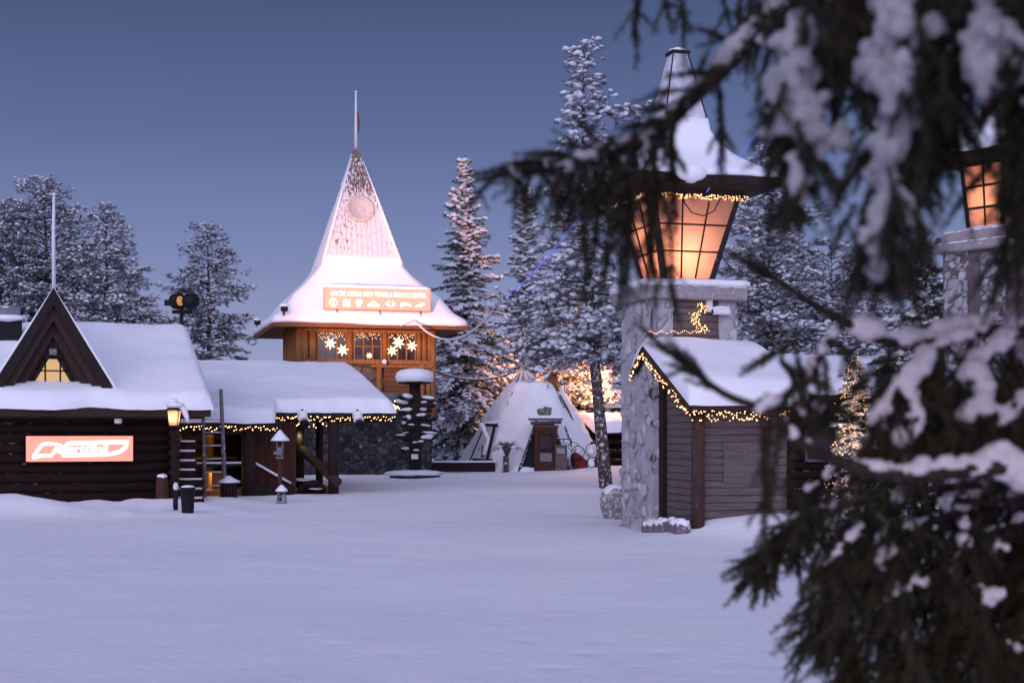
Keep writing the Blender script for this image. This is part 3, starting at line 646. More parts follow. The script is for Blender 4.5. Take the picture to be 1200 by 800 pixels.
    for g, face in ((-.14, 0), (.22, 1)):
        hx = Matrix.Translation((g, 0, zt + .16)) @ Matrix.Rotation(math.radians(72 if not face else 20), 4, 'Z') @ Matrix.Rotation(PI / 2, 4, 'X')
        h = MB(); h.lathe([(.10, .16), (.20, .08), (.22, -.02), (.22, -.12)], n=18, X=Matrix.Translation((g, 0, zt + .16)) @ Matrix.Rotation(math.radians(-122 if not face else -12), 4, 'Z') @ Matrix.Rotation(PI / 2, 4, 'X'))
        ho = h.build('floodlight', M['black'], t)
        MB().lathe([(.10, -.128), (.13, -.135)], n=18, X=Matrix.Translation((g, 0, zt + .16)) @ Matrix.Rotation(math.radians(-122 if not face else -12), 4, 'Z') @ Matrix.Rotation(PI / 2, 4, 'X')).build('lens', M['flood_face'], ho)
        if not face: MB().box((g - .22, 0, zt + .12), (.2, .02, .16)).build('visor', M['black'], ho)
    return Vector((b.x, b.y, zt + .16))
FLOOD = small_things()

# ------------------------------------------------------------------ main tower
A16 = math.radians(16)
TC = Vector((-5.98, 54.5, 0))
TX = Matrix.Translation(TC) @ Matrix.Rotation(A16, 4, 'Z')
def tower():
    t = thing('info_tower', 'stone and timber tower with tall snowy spire and lit salmon sign', 'tower', TC, A16)
    H = 2.42
    s = MB()
    for o, u, n in (((-H, -H), (1, 0), (0, -1)), ((-H, H), (0, -1), (-1, 0)), ((H, -H), (0, 1), (1, 0)), ((H, H), (-1, 0), (0, 1))):
        stone_face(s, (o[0], o[1], -.1), (u[0], u[1], 0), (0, 0, 1), (n[0], n[1], 0), 2 * H, 2.75, .085 if n[1] < 0 else .2, 1.9, .10, 0)
    s.build('stone_base', M['stone_dark'], t)
    s = MB()
    for o, u, n in (((-H, -H), (1, 0), (0, -1)), ((-H, H), (0, -1), (-1, 0)), ((H, -H), (0, 1), (1, 0)), ((H, H), (-1, 0), (0, 1))):
        stone_face(s, (o[0] * .99, o[1] * .99, 2.6), (u[0], u[1], 0), (0, 0, 1), (n[0], n[1], 0), 1.98 * H, 1.55, .08 if n[1] < 0 else .2, 1.8, .09, 0)
    s.build('stone_wall', M['stone_warm'], t)
    # timber storey
    w = MB(); z0, z1 = 4.10, 5.72; y = -H - .02
    w.span((-H, -H + .06, z0), (H, H, z1)) ; w.box((0, y - .02, 4.13), (2 * H + .1, .22, .14)); w.box((0, y - .01, 5.30), (2 * H + .1, .16, .20))
    wins = [(-1.82, -.80), (-.49, .52), (.78, 1.79)]
    edges = [(-H - .02, -1.86), (-.76, -.53), (.56, .74), (1.83, H + .02)]
    for a, b in edges:
        n = max(1, int((b - a) / .2))
        for i in range(n): c = a + (i + .5) * (b - a) / n; w.tube([(c, y - .03, 4.18), (c, y - .03, 5.25)], (b - a) / n * .5, 12)
    boards_v(w, (-H - .03, H, 0), (-H - .03, -H, 0), z0, z1 - .1, .22, .06); 
    w.tube([(-H - .05, -H - .05, z0), (-H - .05, -H - .05, 5.5)], .15, 12); w.tube([(H + .03, -H - .03, 2.0), (H + .03, -H - .03, 5.5)], .13, 12)
    w.build('timber_wall', M['tower_wood'], t)
    # panelled bay under the third window
    b = MB(); boards_h(b, (.62, y - .02, 0), (1.95, y - .02, 0), 3.05, 3.98, .17, .05); b.build('plank_panel', M['tower_wood2'], t)
    b = MB()
    for x in (.42, 2.02): b.tube([(x, y - .10, 2.15), (x, y - .10, 4.06)], .11, 12)
    b.tube([(2.27, y - .06, 2.15), (2.27, y - .06, 4.06)], .10, 12); b.box((1.25, y - .12, 3.98), (2.3, .2, .1)); b.span((.5, y - .06, 2.3), (2.0, y - .03, 3.04)); b.build('timber_frame', M['tower_wood'], t)
    lo = MB().span((.60, y - .09, 2.42), (1.9, y - .07, 2.98)).build('lower_window', M['pane'], t)
    for i, (a, b_) in enumerate(wins):
        f = MB(); yy = y - .02
        for x in (a, a + (b_ - a) / 3, a + (b_ - a) * 2 / 3, b_): f.span((x - .025, yy - .05, 4.2), (x + .025, yy, 5.2))
        for z in (4.2, 4.70, 5.2): f.span((a + .025, yy - .045, z - .02), (b_ - .025, yy - .005, z + .02))
        fo = f.build('window', M['tower_wood'], t)
        MB().span((a, yy + .005, 4.2), (b_, yy + .012, 5.2)).build('pane', M['pane'], fo)
    # eave, skirt and spire
    e = MB(); E = 3.52
    sq_rings(e, [(H - .1, 5.62), (E - .02, 5.30), (E, 5.30), (E, 5.44), (E - .3, 5.60)], 4, 0, smooth=False)
    for k in range(-17, 18): 
        for (dx, dy) in ((1, 0), (0, 1)):
            x = k * .2
            if dx: e.box((x, -E + .28, 5.33), (.07, .5, .05))
            else: e.box((-E + .28, x, 5.33), (.5, .07, .05))
    ro = e.build('roof', M['tower_wood2'], t)
    k = MB(); sq_rings(k, [(E - .02, 5.43), (E + .07, 5.44), (E + .10, 5.54), (E + .02, 5.68), (E - .35, 5.95), (2.72, 6.55), (2.25, 6.98), (1.86, 7.38), (1.60, 7.72), (1.48, 7.98), (1.40, 8.2)], 16, 0, .05, 4, .05, True, .012); k.build('roof_snow', M['snow'], ro)
    sp = MB(); sq_rings(sp, [(1.47, 7.82), (1.10, 9.1), (.62, 10.75), (.14, 12.3)], 6, 0, smooth=False)
    slope = (1.47 - .14) / (12.3 - 7.82)
    for side in range(2):                                                   # raised boards on the face towards the square and on its left neighbour
        for i in range(-7, 8):
            x = i * .19; zt = 12.2 - abs(x) / slope * 1.0
            if zt < 9.0: continue
            q = []
            for z in (7.9, zt - .25):
                h = .14 + (12.3 - z) * slope; xx = max(-h + .03, min(h - .03, x)); q.append(Vector((xx, -h - .018, z)) if side == 0 else Vector((-h - .018, xx, z)))
            if (q[1] - q[0]).length > .3: sp.tube([q[0], q[1]], .014, 5)
    spo = sp.build('spire', M['spire'], t)
    s = MB(); h0, h1 = 1.47, .14                                            # snow plastered on the weather side
    s.add([(-h0 - .03, -h0 - .02, 7.8), (-h0 - .05, h0, 7.8), (-h1 - .02, h1, 12.2), (-h1 - .03, -h1 - .02, 12.2), (-h0 - .10, 0, 7.8), (-h1 - .05, 0, 12.2)], [(0, 4, 5, 3), (4, 1, 2, 5)], 0, True)
    for g in (-1, 1): s.tube([(g * h0, -h0 - .01, 7.85), (g * .80, -.81, 10.1), (g * .2, -.21, 12.0)], [.07, .055, .03], 6, jit=.25)
    s.build('spire_snow', M['snow'], spo)
    X = Matrix.Translation((.02, -.87, 9.98)) @ Matrix.Rotation(-math.atan(slope), 4, 'X') @ Matrix.Rotation(PI / 2, 4, 'X')
    d = MB(); d.lathe([(.50, -.05), (.53, 0), (.53, .05), (.47, .07), (.45, .035), (.01, .03)], n=32, X=X); eo = d.build('emblem', mat('pale frosted wood', (.42, .38, .37), (.60, .56, .55), 7), spo)
    c = MB(); sq_rings(c, [(.20, 12.0), (.10, 12.36), (.05, 12.42)], 2, 0, smooth=False); c.build('spire_cap', M['grey_metal'], spo)
    MB().tube([(0, 0, 12.3), (.0, 0, 14.55)], [.07, .035], 8).lathe([(.03, 0), (.06, .03), (.06, .07), (.01, .10)], (0, 0, 14.53), 8).build('flagpole', M['frost_pole'], spo)
    fl = MB(); fl.add([(.03, 0, 13.95), (.10, -.03, 13.75), (.16, .02, 13.45), (.14, .0, 13.15), (.08, .02, 12.95), (.04, 0, 13.0), (.03, -.02, 13.5)], [(0, 1, 6), (1, 2, 6), (2, 3, 6), (3, 4, 5, 6)], 0, True); fl.build('flag', M['flag'], spo)
    # lit sign on the skirt
    sx, sy, sz, sw, sh = .23, -3.34, 6.36, 3.90, .80
    b = MB(); b.box((sx, sy + .08, sz), (sw, .14, sh), bev=.015)
    for x in (-1.5, .05, 1.55): b.tube([(sx + x, sy + .1, sz - .38), (sx + x + .05, sy - .05, sz - .62), (sx + x + .1, sy + .02, sz - .7)], .018, 6)
    so = b.build('sign', M['grey_metal'], t)
    MB().box((sx, sy - .002, sz), (sw - .03, .015, sh - .03)).build('sign_face', M['sign_salmon'], so)
    text_part('sign_lettering', 'ARCTIC CIRCLE INFO TOURS & SERVICE CENTER', .23, M['sign_white'], so, (sx + .03, sy - .02, sz + .16), 0, .005, 0, 3.5)
    ics = [MB() for _ in range(7)]; yy = sy - .02; which = lambda cx: min(range(7), key=lambda i: abs((-1.62, -1.14, -.70, -.16, .46, 1.02, 1.55)[i] - cx))
    def pl(pts, cx, k=1.0): ics[which(cx)].prism([(sx + cx + p[0] * k, yy, sz - .16 + p[1] * k) for p in pts], (0, .012, 0))
    def disc(cx, cz, r, n=14): ics[which(cx)].prism([(sx + cx + r * math.cos(2 * PI * i / n), yy, sz - .16 + cz + r * math.sin(2 * PI * i / n)) for i in range(n)], (0, .012, 0))
    ics[0].tube([(sx - 1.62 + .135 * math.cos(2 * PI * i / 24), yy + .004, sz - .16 + .135 * math.sin(2 * PI * i / 24)) for i in range(25)], .02, 5, cap=False); pl([(-.025, -.08), (.025, -.08), (.025, .08), (-.025, .08)], -1.62)
    for q in ([(-.13, -.13), (-.13, .06), (-.06, .06), (-.06, -.13)], [(.06, -.13), (.06, .06), (.13, .06), (.13, -.13)], [(-.06, -.13), (.06, -.13), (.06, -.08), (-.06, -.08)], [(-.06, .02), (.06, .02), (.06, .06), (-.06, .06)], [(-.1, .08), (-.1, .14), (.02, .14), (.02, .08)], [(.05, .10), (.12, .13), (.13, .10), (.06, .08)]): pl(q, -1.14)
    disc(-1.14, -.03, .03); disc(-.70, -.05, .085)
    for x, z in ((-.105, .03), (-.045, .10), (.045, .10), (.105, .03)): disc(-.70 + x, z, .042, 10)
    pl([(-.23, -.11), (-.21, -.03), (-.10, .02), (-.04, .10), (.05, .08), (.12, .01), (.23, -.06), (.22, -.11)], -.16)
    pl([(-.20, 0), (-.06, .12), (-.04, .05), (-.07, 0), (-.03, -.06), (-.05, -.12)], .46); pl([(.20, 0), (.05, -.12), (.03, -.06), (.07, 0), (.04, .05), (.06, .12)], .46)
    pl([(-.19, -.10), (-.19, .03), (-.12, .08), (.02, .06), (.12, .02), (.2, -.02), (.19, -.11), (.12, -.05), (-.06, -.04), (-.12, -.10)], 1.02)
    pl([(-.21, -.10), (-.16, -.03), (-.06, .0), (0, .06), (.19, .07), (.12, .03), (.20, .0), (.1, -.03), (.08, -.09), (-.02, -.07), (-.12, -.08)], 1.55)
    for ic in ics: ic.build('sign_symbol', M['sign_white'], so)
    sn = MB(); sn.tube([(sx - sw / 2 - .03 + (sw + .06) * i / 20, sy + .10, sz + sh / 2 + .01) for i in range(21)], [.03] + [.10 + .03 * noise.noise(Vector((i * .4, 2, 0))) for i in range(19)] + [.03], 8); sn.build('sign_snow', M['snow'], so)
    for x, yv in ((-E + .35, -E + .05), (-E + .1, E - .3)):
        f = MB(); f.tube([(x, yv, 5.6), (x, yv, 5.85)], .03, 6); f.box((x + .02, yv, 5.92), (.24, .18, .18), bev=.03); fo = f.build('floodlight', M['black'], t); MB().blob((x, yv, 6.04), (.17, .14, .07), 0, 10, 6, .2).build('floodlight_snow', M['snow'], fo)
    MB().blob((.58, y - .32, 4.13), (.10, .10, .10), 0, 12, 8, 0).tube([(.58, y - .05, 4.13), (.58, y - .28, 4.13)], .02, 6).build('globe_lamp', M['frost_pole'], t)
    # paper stars in the windows and the light curtain above them
    for i, (x, z, r, lab) in enumerate(((-1.38, 4.78, .24, 'large white paper star high in the tower window above the porch roof'), (-.93, 4.55, .24, 'tilted paper star low in the tower window above the porch roof'), (.05, 4.36, .13, 'small dim paper star at the foot of the middle tower window'),
                                       (.90, 4.55, .22, 'small paper star low in the tower window under the lit sign end'), (1.14, 4.86, .26, 'large tilted paper star high beside the last window bar of the tower'), (1.64, 4.74, .22, 'paper star against the corner post in the last tower window'), (1.05, 2.55, .22, 'paper star in the low tower window beside the signpost'))):
        s = MB(); n = 7; ph = random.uniform(0, 1); q = [(0, -.045, 0), (0, .03, 0)]
        for j in range(2 * n): rr = r * (1 if j % 2 == 0 else .42); q.append((rr * math.sin(PI * j / n + ph), 0, rr * math.cos(PI * j / n + ph)))
        s.add(q, [(0, 2 + j, 2 + (j + 1) % (2 * n)) for j in range(2 * n)] + [(1, 2 + (j + 1) % (2 * n), 2 + j) for j in range(2 * n)])
        o = s.build('star_lantern', M['star']); o.matrix_world = TX @ Matrix.Translation((x, y - .15 if z > 4 else y - .13, z)); tag(o, lab, 'star lantern', 'paper stars in the tower windows')
    for i, (a, b_) in enumerate(wins):
        A, B = TX @ Vector((a + .04, y - .09, 5.16)), TX @ Vector((b_ - .04, y - .09, 5.16))
        light_string('light curtain along the top of the %s tower window' % ('porch-side', 'middle', 'signpost-side')[i], icicles(A, B, 30, .22, .01), .017, line(A, B, 4), 'bulb_soft', 'light curtains in the tower windows')
tower()

# ------------------------------------------------------------------ arrow signpost with a snow cap
def signpost():
    p = at(486, 561, 47.0); z = gh(p.x, p.y); t = thing('signpost', 'dark signpost of many arrow boards under a thick snow cap', 'signpost', (p.x, p.y, z))
    MB().tube([(0, 0, -.2), (0, 0, 3.1)], [.22, .19], 12, jit=.05).build('post', M['dark_wood'], t)
    random.seed(21)
    zs = [.78, .95, 1.10, 1.24, 1.38, 1.52, 1.66, 1.80, 1.93, 2.06, 2.2, 2.34, 2.5]
    for i, zz in enumerate(zs):
        for g in (-1, 1):
            a = random.uniform(-1.1, 1.1) + (PI if g < 0 else 0); ln = random.uniform(.50, .92) * (.70 if i < 2 else 1); X = Matrix.Rotation(a, 4, 'Z') @ Matrix.Translation((0, -.14 if g > 0 else .14, zz + random.uniform(-.09, .09))) @ Matrix.Rotation(random.uniform(-.16, .16), 4, 'Y')
            b = MB(); b.prism([(.0, -.02, -.07), (ln - .12, -.02, -.07), (ln, -.02, 0), (ln - .12, -.02, .07), (0, -.02, .07)], (0, .05, 0), X=X); bo = b.build('arrow_board', M['dark_wood'], t)
            MB().blob((ln * random.uniform(.4, .7), 0, .08), (ln * random.uniform(.14, .42), random.uniform(.05, .10), random.uniform(.02, .08)), 0, 12, 6, .5, X=X).build('snow', M['snow'], bo)
    c = MB(); c.lathe([(.24, 3.0), (.55, 3.03), (.57, 3.09), (.3, 3.2)], n=16); co = c.build('cap', M['dark_wood'], t)
    MB().lathe([(.55, 3.07), (.62, 3.10), (.64, 3.24), (.60, 3.38), (.46, 3.47), (.2, 3.52), (.02, 3.53)], n=20, jit=.03).build('cap_snow', M['snow'], co)
    random.seed(22)
    m = MB(); m.lathe([(.86, -.08), (.84, -.02), (.7, .03)], n=9); m.build('base', M['dark_wood'], t); MB().blob((0, 0, .06), (1.0, .85, .12), 0, 20, 8, .2).build('base_snow', M['snow'], t)
    MB().box((.02, -.31, .62), (.22, .03, .16)).build('notice', M['white_paint'], t)
signpost()

# ------------------------------------------------------------------ snow-covered pole tent and the things around it
KC = at(624, 505, 58.5); KC.z = 0
def kota():
    z0 = gh(KC.x, KC.y) - .12
    t = thing('pole_tent', 'snow-covered conical pole tent with wooden door and crossed poles', 'tent', (KC.x, KC.y, z0), 0)
    random.seed(31); q = []; n, k = 72, 44; R, Rt, H = 3.05, .95, 3.62
    for i in range(k + 1):
        f = i / k; zz = H * f
        for j in range(n):
            g = 2 * PI * j / n; r = R * (1 - f) ** .88 + Rt * f; d = Vector((math.cos(g), math.sin(g), 0))
            r *= 1 + .06 * noise.noise(Vector((d.x * 2.2, d.y * 2.2, zz * 1.1))) + .035 * noise.noise(Vector((d.x * 6, d.y * 6, zz * 3))) + .018 * noise.noise(Vector((d.x * 14, d.y * 14, zz * 6)))
            r += .14 * max(0, math.cos(g * 4 + .3)) ** 4 * (1 - f) + (.25 * (1 - f / .1) if f < .1 else 0)
            if i == k: r *= .85
            q.append((d.x * r, d.y * r, zz + .06 * noise.noise(d * 3)))
    m = MB(); m.add(q, [(i * n + j, i * n + (j + 1) % n, (i + 1) * n + (j + 1) % n, (i + 1) * n + j) for i in range(k) for j in range(n)], 0, True); m.add(q[-n:], [tuple(range(n))], 0)
    m.build('snow_cover', M['snow'], t)
    for i in range(9):
        g = PI * 2 * i / 9 + .2; c_ = Vector((-.38, -.1, .15)); MB().tube([c_ + Vector((math.cos(g) * .62, math.sin(g) * .62, 3.2)), c_ + Vector((-math.cos(g) * .12, -math.sin(g) * .12, 4.35)), c_ + Vector((-math.cos(g) * .42, -math.sin(g) * .35, 5.0 + .35 * random.random()))], [.06, .05, .04], 6).build('pole', M['frost_pole'], t)
    for g, z1 in ((3.75, .55), (4.05, .92), (5.35, .5), (5.65, .85), (5.55, .97)):
        f0 = z1 - random.uniform(.15, .4); q_ = []
        for f in (f0, (f0 + z1) / 2, z1): r = (R * (1 - f) ** .88 + Rt * f) * 1.0; q_.append((math.cos(g) * r, math.sin(g) * r, H * f))
        MB().tube(q_, [.025, .04, .03], 6).build('ridge_pole', M['bark'], t)
    MB().tube([(.95, -.7, 3.2), (.7, -.5, 3.95)], .16, 8).tube([(1.1, -.4, 3.1), (.85, -.3, 3.9)], .13, 8).box((.75, -.55, 3.95), (.7, .4, .06)).build('smoke_flap', M['tower_wood2'], t)
    for cx, cz, r in ((-.62, 3.22, .32), (-1.0, 2.2, .22)):
        pass
    dx = .42                                                            # door cut into the cone, dark A-shaped recess around it
    a = MB(); a.prism([(dx - 1.02, -3.36, -.1), (dx + 1.06, -3.36, -.1), (dx + .28, -2.50, 1.95), (dx - .28, -2.50, 1.95)], (0, .9, 0)); a.build('recess', M['black'], t)
    for g in (-1, 1): MB().tube([(dx + g * 1.05, -3.44, -.1), (dx + g * .30, -2.56, 2.0)], .055, 8).build('pole', M['bark'], t)
    d = MB(); d.box((dx + .05, -3.420, .88), (.90, .08, 1.86), bev=.02); d.box((dx + .05, -3.470, .30), (.66, .03, .5)); d.box((dx + .05, -3.470, 1.70), (.7, .03, .16)); do = d.build('door', M['red_board'], t)
    f = MB()
    for s in ((-.24, 0, .03, .52), (.24, 0, .03, .52)): f.box((dx + .05 + s[0], -3.480, 1.18), (.04, .04, .56))
    f.box((dx + .05, -3.480, 1.46), (.52, .04, .04)); f.box((dx + .05, -3.480, .90), (.52, .04, .04)); fo = f.build('window', M['dark_wood'], do); MB().box((dx + .05, -3.468, 1.18), (.46, .01, .52)).build('pane', M['pane'], fo)
    MB().box((dx + .05, -3.485, .60), (.46, .02, .32)).build('door_panel', M['grey_metal'], do)
    MB().box((dx + .04, -3.05, 2.06), (1.32, 1.0, .07)).tube([(dx - .55, -3.4, 1.92), (dx + .65, -3.38, 1.95)], .06, 8).tube([(dx - .45, -3.42, 1.80), (dx + .55, -3.42, 1.79)], .05, 8).build('porch_roof', M['grey_log'], t)
    MB().box((dx + .04, -3.06, 2.155), (1.36, 1.04, .12), bev=.04).build('porch_snow', M['snow'], t)
    MB().blob((dx - .08, -2.95, 2.38), (.20, .14, .20), 0, 14, 10, .5, 3).blob((dx + .12, -2.95, 2.40), (.16, .12, .24), 0, 14, 10, .5, 3).blob((dx + .05, -3.0, 2.52), (.12, .1, .1), 0, 12, 8, .4, 3).build('carving', M['rock'], t)
    # things standing around it
    base = Vector((KC.x, KC.y, z0))
    c = thing('grey_cabinet', 'small grey cabinet with a snowy top board beside the tent door', 'cabinet', base + Vector((1.06, -3.42, 0))); MB().box((0, 0, .52), (.46, .36, 1.1), bev=.02).build('body', M['grey_log'], c); MB().box((-.02, -.19, .85), (.3, .02, .2)).build('panel', M['concrete'], c)
    MB().tube([(-.35, 0, 1.32), (.42, 0, 1.32)], .035, 6).tube([(.38, 0, 1.0), (.40, 0, 1.34)], .03, 6).tube([(-.3, 0, 1.05), (-.3, 0, 1.34)], .025, 6).build('top_board', M['rope'], c)
    s = thing('sleigh_decoration', 'red sleigh shaped decoration with white wreaths leaning on the tent', 'sleigh', base + Vector((2.10, -3.05, .10)), .15)
    b = MB(); b.prism([(-.50, 0, .05), (.45, 0, .05), (.55, 0, .35), (.52, 0, .62), (.42, 0, .66), (.36, 0, .40), (-.05, 0, .38), (-.30, 0, .60), (-.48, 0, .70), (-.62, 0, .55), (-.60, 0, .25)], (0, .3, 0)); b.tube([(.50, .1, .0), (.56, .1, .5), (.45, .1, .98), (.28, .1, 1.1), (.15, .1, 1.02)], .05, 8); b.build('body', M['red'], s)
    MB().blob((-.36, .1, .74), (.17, .14, .16), 0, 12, 8, .25).blob((.14, -.02, .20), (.15, .08, .24), 0, 12, 8, .25).blob((.16, .1, .72), (.17, .12, .17), 0, 12, 8, .25).build('snow', M['snow'], s)
    w = MB()
    for x, z, r in ((-.40, .68, .26), (.18, .76, .28), (.16, .30, .2)): w.tube([(x + r * math.cos(2 * PI * i / 16), -.09, z + r * math.sin(2 * PI * i / 16)) for i in range(17)], .018, 5, cap=False)
    w.tube([(-.6, .05, .04), (.6, .05, .02)], .03, 6); w.build('runner', M['black'], s)
    r_ = thing('wire_reindeer', 'curled dark wire ornament in front of the red sleigh', 'ornament', base + Vector((1.42, -3.3, .12))); w = MB()
    for x, z, r in ((.0, .25, .18), (.24, .30, .15), (.12, .9, .2), (-.1, 1.1, .16)): w.tube([(x + r * math.cos(i * .45), 0.05 * i / 14, z + r * math.sin(i * .45) * .8) for i in range(13)], .014, 5)
    w.tube([(.1, 0, .0), (.12, .02, .7)], .012, 5); w.build('wire', M['black'], r_)
    pl = thing('plank_border', 'low dark plank edging beside the tent with snow on it', 'edging', base + Vector((-2.75, -2.9, .05)), .05); MB().box((0, 0, .16), (2.5, .12, .36)).build('board', M['dark_wood'], pl); MB().box((0, .06, .37), (2.55, .28, .07), bev=.02).build('snow', M['snow'], pl)
    fr = thing('leaning_plank_frame', 'tilted plank frame half buried in the tent snow', 'plank frame', base + Vector((-1.95, -2.35, .55))); m = MB()  # a plank frame set tilted in the snow beside the tent
    m.tube([(-.55, -.1, -.1), (.0, .45, 1.25)], .03, 6).tube([(.12, -.2, -.1), (.42, .45, 1.3)], .065, 6).tube([(.05, .40, 1.32), (.55, .40, 1.30)], .07, 8).tube([(-.45, -.2, -.05), (.35, -.25, -.08)], .05, 6).tube([(-.1, .1, .0), (-.05, .1, .5)], .03, 5); m.build('frame', M['dark_wood'], fr)
    MB().tube([(-.15, .36, 1.38), (.2, .30, .7), (.0, .1, .1)], .10, 8, jit=.3).tube([(0, .36, 1.41), (.5, .36, 1.39)], .05, 6).build('snow', M['snow'], fr)
    bt = thing('twig_bundle', 'upright bundle of bare snowy twigs tied by the tent', 'twig bundle', base + Vector((-1.05, -3.35, .0))); m = MB()
    for i in range(46): g = random.uniform(0, 6.28); k_ = random.uniform(.25, .8); m.tube([(math.cos(g) * .07, math.sin(g) * .07, .0), (math.cos(g) * .06, math.sin(g) * .06, .7), (math.cos(g) * k_ * .45, math.sin(g) * k_ * .3, 1.15 + .1 * random.random()), (math.cos(g) * k_, math.sin(g) * k_ * .6, 1.12 - k_ * .45)], [.02, .016, .012, .008], 4)
    m.build('twigs', M['bark'], bt); MB().tube([(-.05, -.1, 0), (-.02, -.12, .65)], .12, 8).build('stem', M['bark'], bt); MB().blob((0, 0, 1.17), (.26, .2, .08), 0, 12, 6, .5).blob((-.3, -.1, 1.02), (.14, .1, .05), 0, 10, 6, .5).blob((.28, -.08, 1.0), (.12, .1, .05), 0, 10, 6, .5).build('snow', M['snow'], bt)
kota()

# ------------------------------------------------------------------ buildings and lights beyond the tent
def beyond():
    p = at(724, 548, 60); t = thing('woodshed', 'low dark shed with snowy roof behind the lone pine trunk', 'shed', (p.x + .8, p.y, 0), A16)
    w = MB(); 
    for x in (-1.6, -.4, .6, 1.5): w.tube([(x, 0, -.1), (x, 0, 1.7)], .09, 8)
    for z in (.35, .75, 1.15): w.tube([(-1.7, -.02, z), (1.6, -.02, z)], .08, 8)
    w.span((-1.6, 1.4, 0), (1.6, 1.5, 1.6)); w.build('wall', M['dark_log'], t); r = MB(); gable_deck(r, -2.1, 2.0, -.6, 1.0, 2.6, 2.1, .34, .34, .1); ro = r.build('roof', M['dark_wood'], t); gable_snow(-2.15, 2.05, lambda x: -.65, 1.0, 2.7, 2.1, .34, .34, .35, 'roof_snow', ro, seed=5)
    p = at(742, 500, 66); t = thing('market_stall', 'bright market hut with red and white lights beyond the woodshed', 'market hut', (p.x, p.y, 0), A16)
    MB().span((-2.2, 0, 0), (2.2, 2, 2.6)).build('wall', M['tower_wood2'], t); MB().span((-1.8, -.03, 1.2), (-.2, -.01, 2.3)).span((.1, -.03, 1.2), (1.8, -.01, 2.3)).build('window', M['shop_glow'], t)
    r = MB(); gable_deck(r, -2.5, 2.5, -.6, 1.0, 2.6, 3.4, .45, .45); ro = r.build('roof', M['dark_wood'], t); gable_snow(-2.55, 2.55, lambda x: -.65, 1, 2.7, 3.4, .45, .45, .3, 'roof_snow', ro, seed=6)
    for i, (px, py, m, lab) in enumerate(((719, 432, 'red_glow', 'red round lamp hanging over the market hut'), (712, 437, 'globe', 'white round lamp hanging over the market hut'), (737, 436, 'red_glow', 'second red lamp beside the stone pier'))):
        q = at(px, py, 63); t2 = thing('hanging_lamp', lab, 'lamp', q); MB().blob((0, 0, 0), .15, 0, 10, 8, 0).build('globe', M[m], t2); MB().tube([(0, 0, .13), (0, 0, 1.6)], .012, 5).build('cord', M['black'], t2)
    p = at(558, 498, 64); t = thing('globe_lamp', 'glowing white globe lamp on a post between spruce and tent', 'globe lamp', (p.x, p.y, 0)); MB().tube([(0, 0, 0), (0, 0, p.z - .2)], .05, 8).build('post', M['black'], t); MB().blob((0, 0, p.z), .22, 0, 12, 8, 0).build('globe', M['globe'], t); MB().blob((0, 0, p.z + .22), (.16, .16, .06), 0, 10, 6, .2).build('snow', M['snow'], t)
    p = at(566, 482, 69); t = thing('lit_kiosk', 'small kiosk with a warm lit fascia glimpsed behind the tent', 'kiosk', (p.x, p.y, 0)); MB().span((-1.2, .1, 0), (1.2, 2, 2.2)).build('wall', M['tower_wood2'], t); MB().span((-.32, 0, p.z - .35), (.42, .08, p.z + .25)).span((-1.1, .02, 1.0), (-.4, .09, 1.9)).build('fascia', M['shop_glow'], t); MB().box((0, 1, 2.9), (2.8, 2.4, .3), bev=.1).span((-.7, .1, 2.2), (.7, 1.9, 2.75)).build('roof_snow', M['snow'], t)
    # cables
    a, b = TX @ Vector((2.5, -2.5, 3.85)), at(598, 437, 57.5); t = thing('snowy_cable', 'dark cable with snow on it from tower to the tent poles', 'cable', a); MB().tube([p - a for p in sag(a, b, .30)], .05, 6).build('cable', M['rope'], t)
beyond()

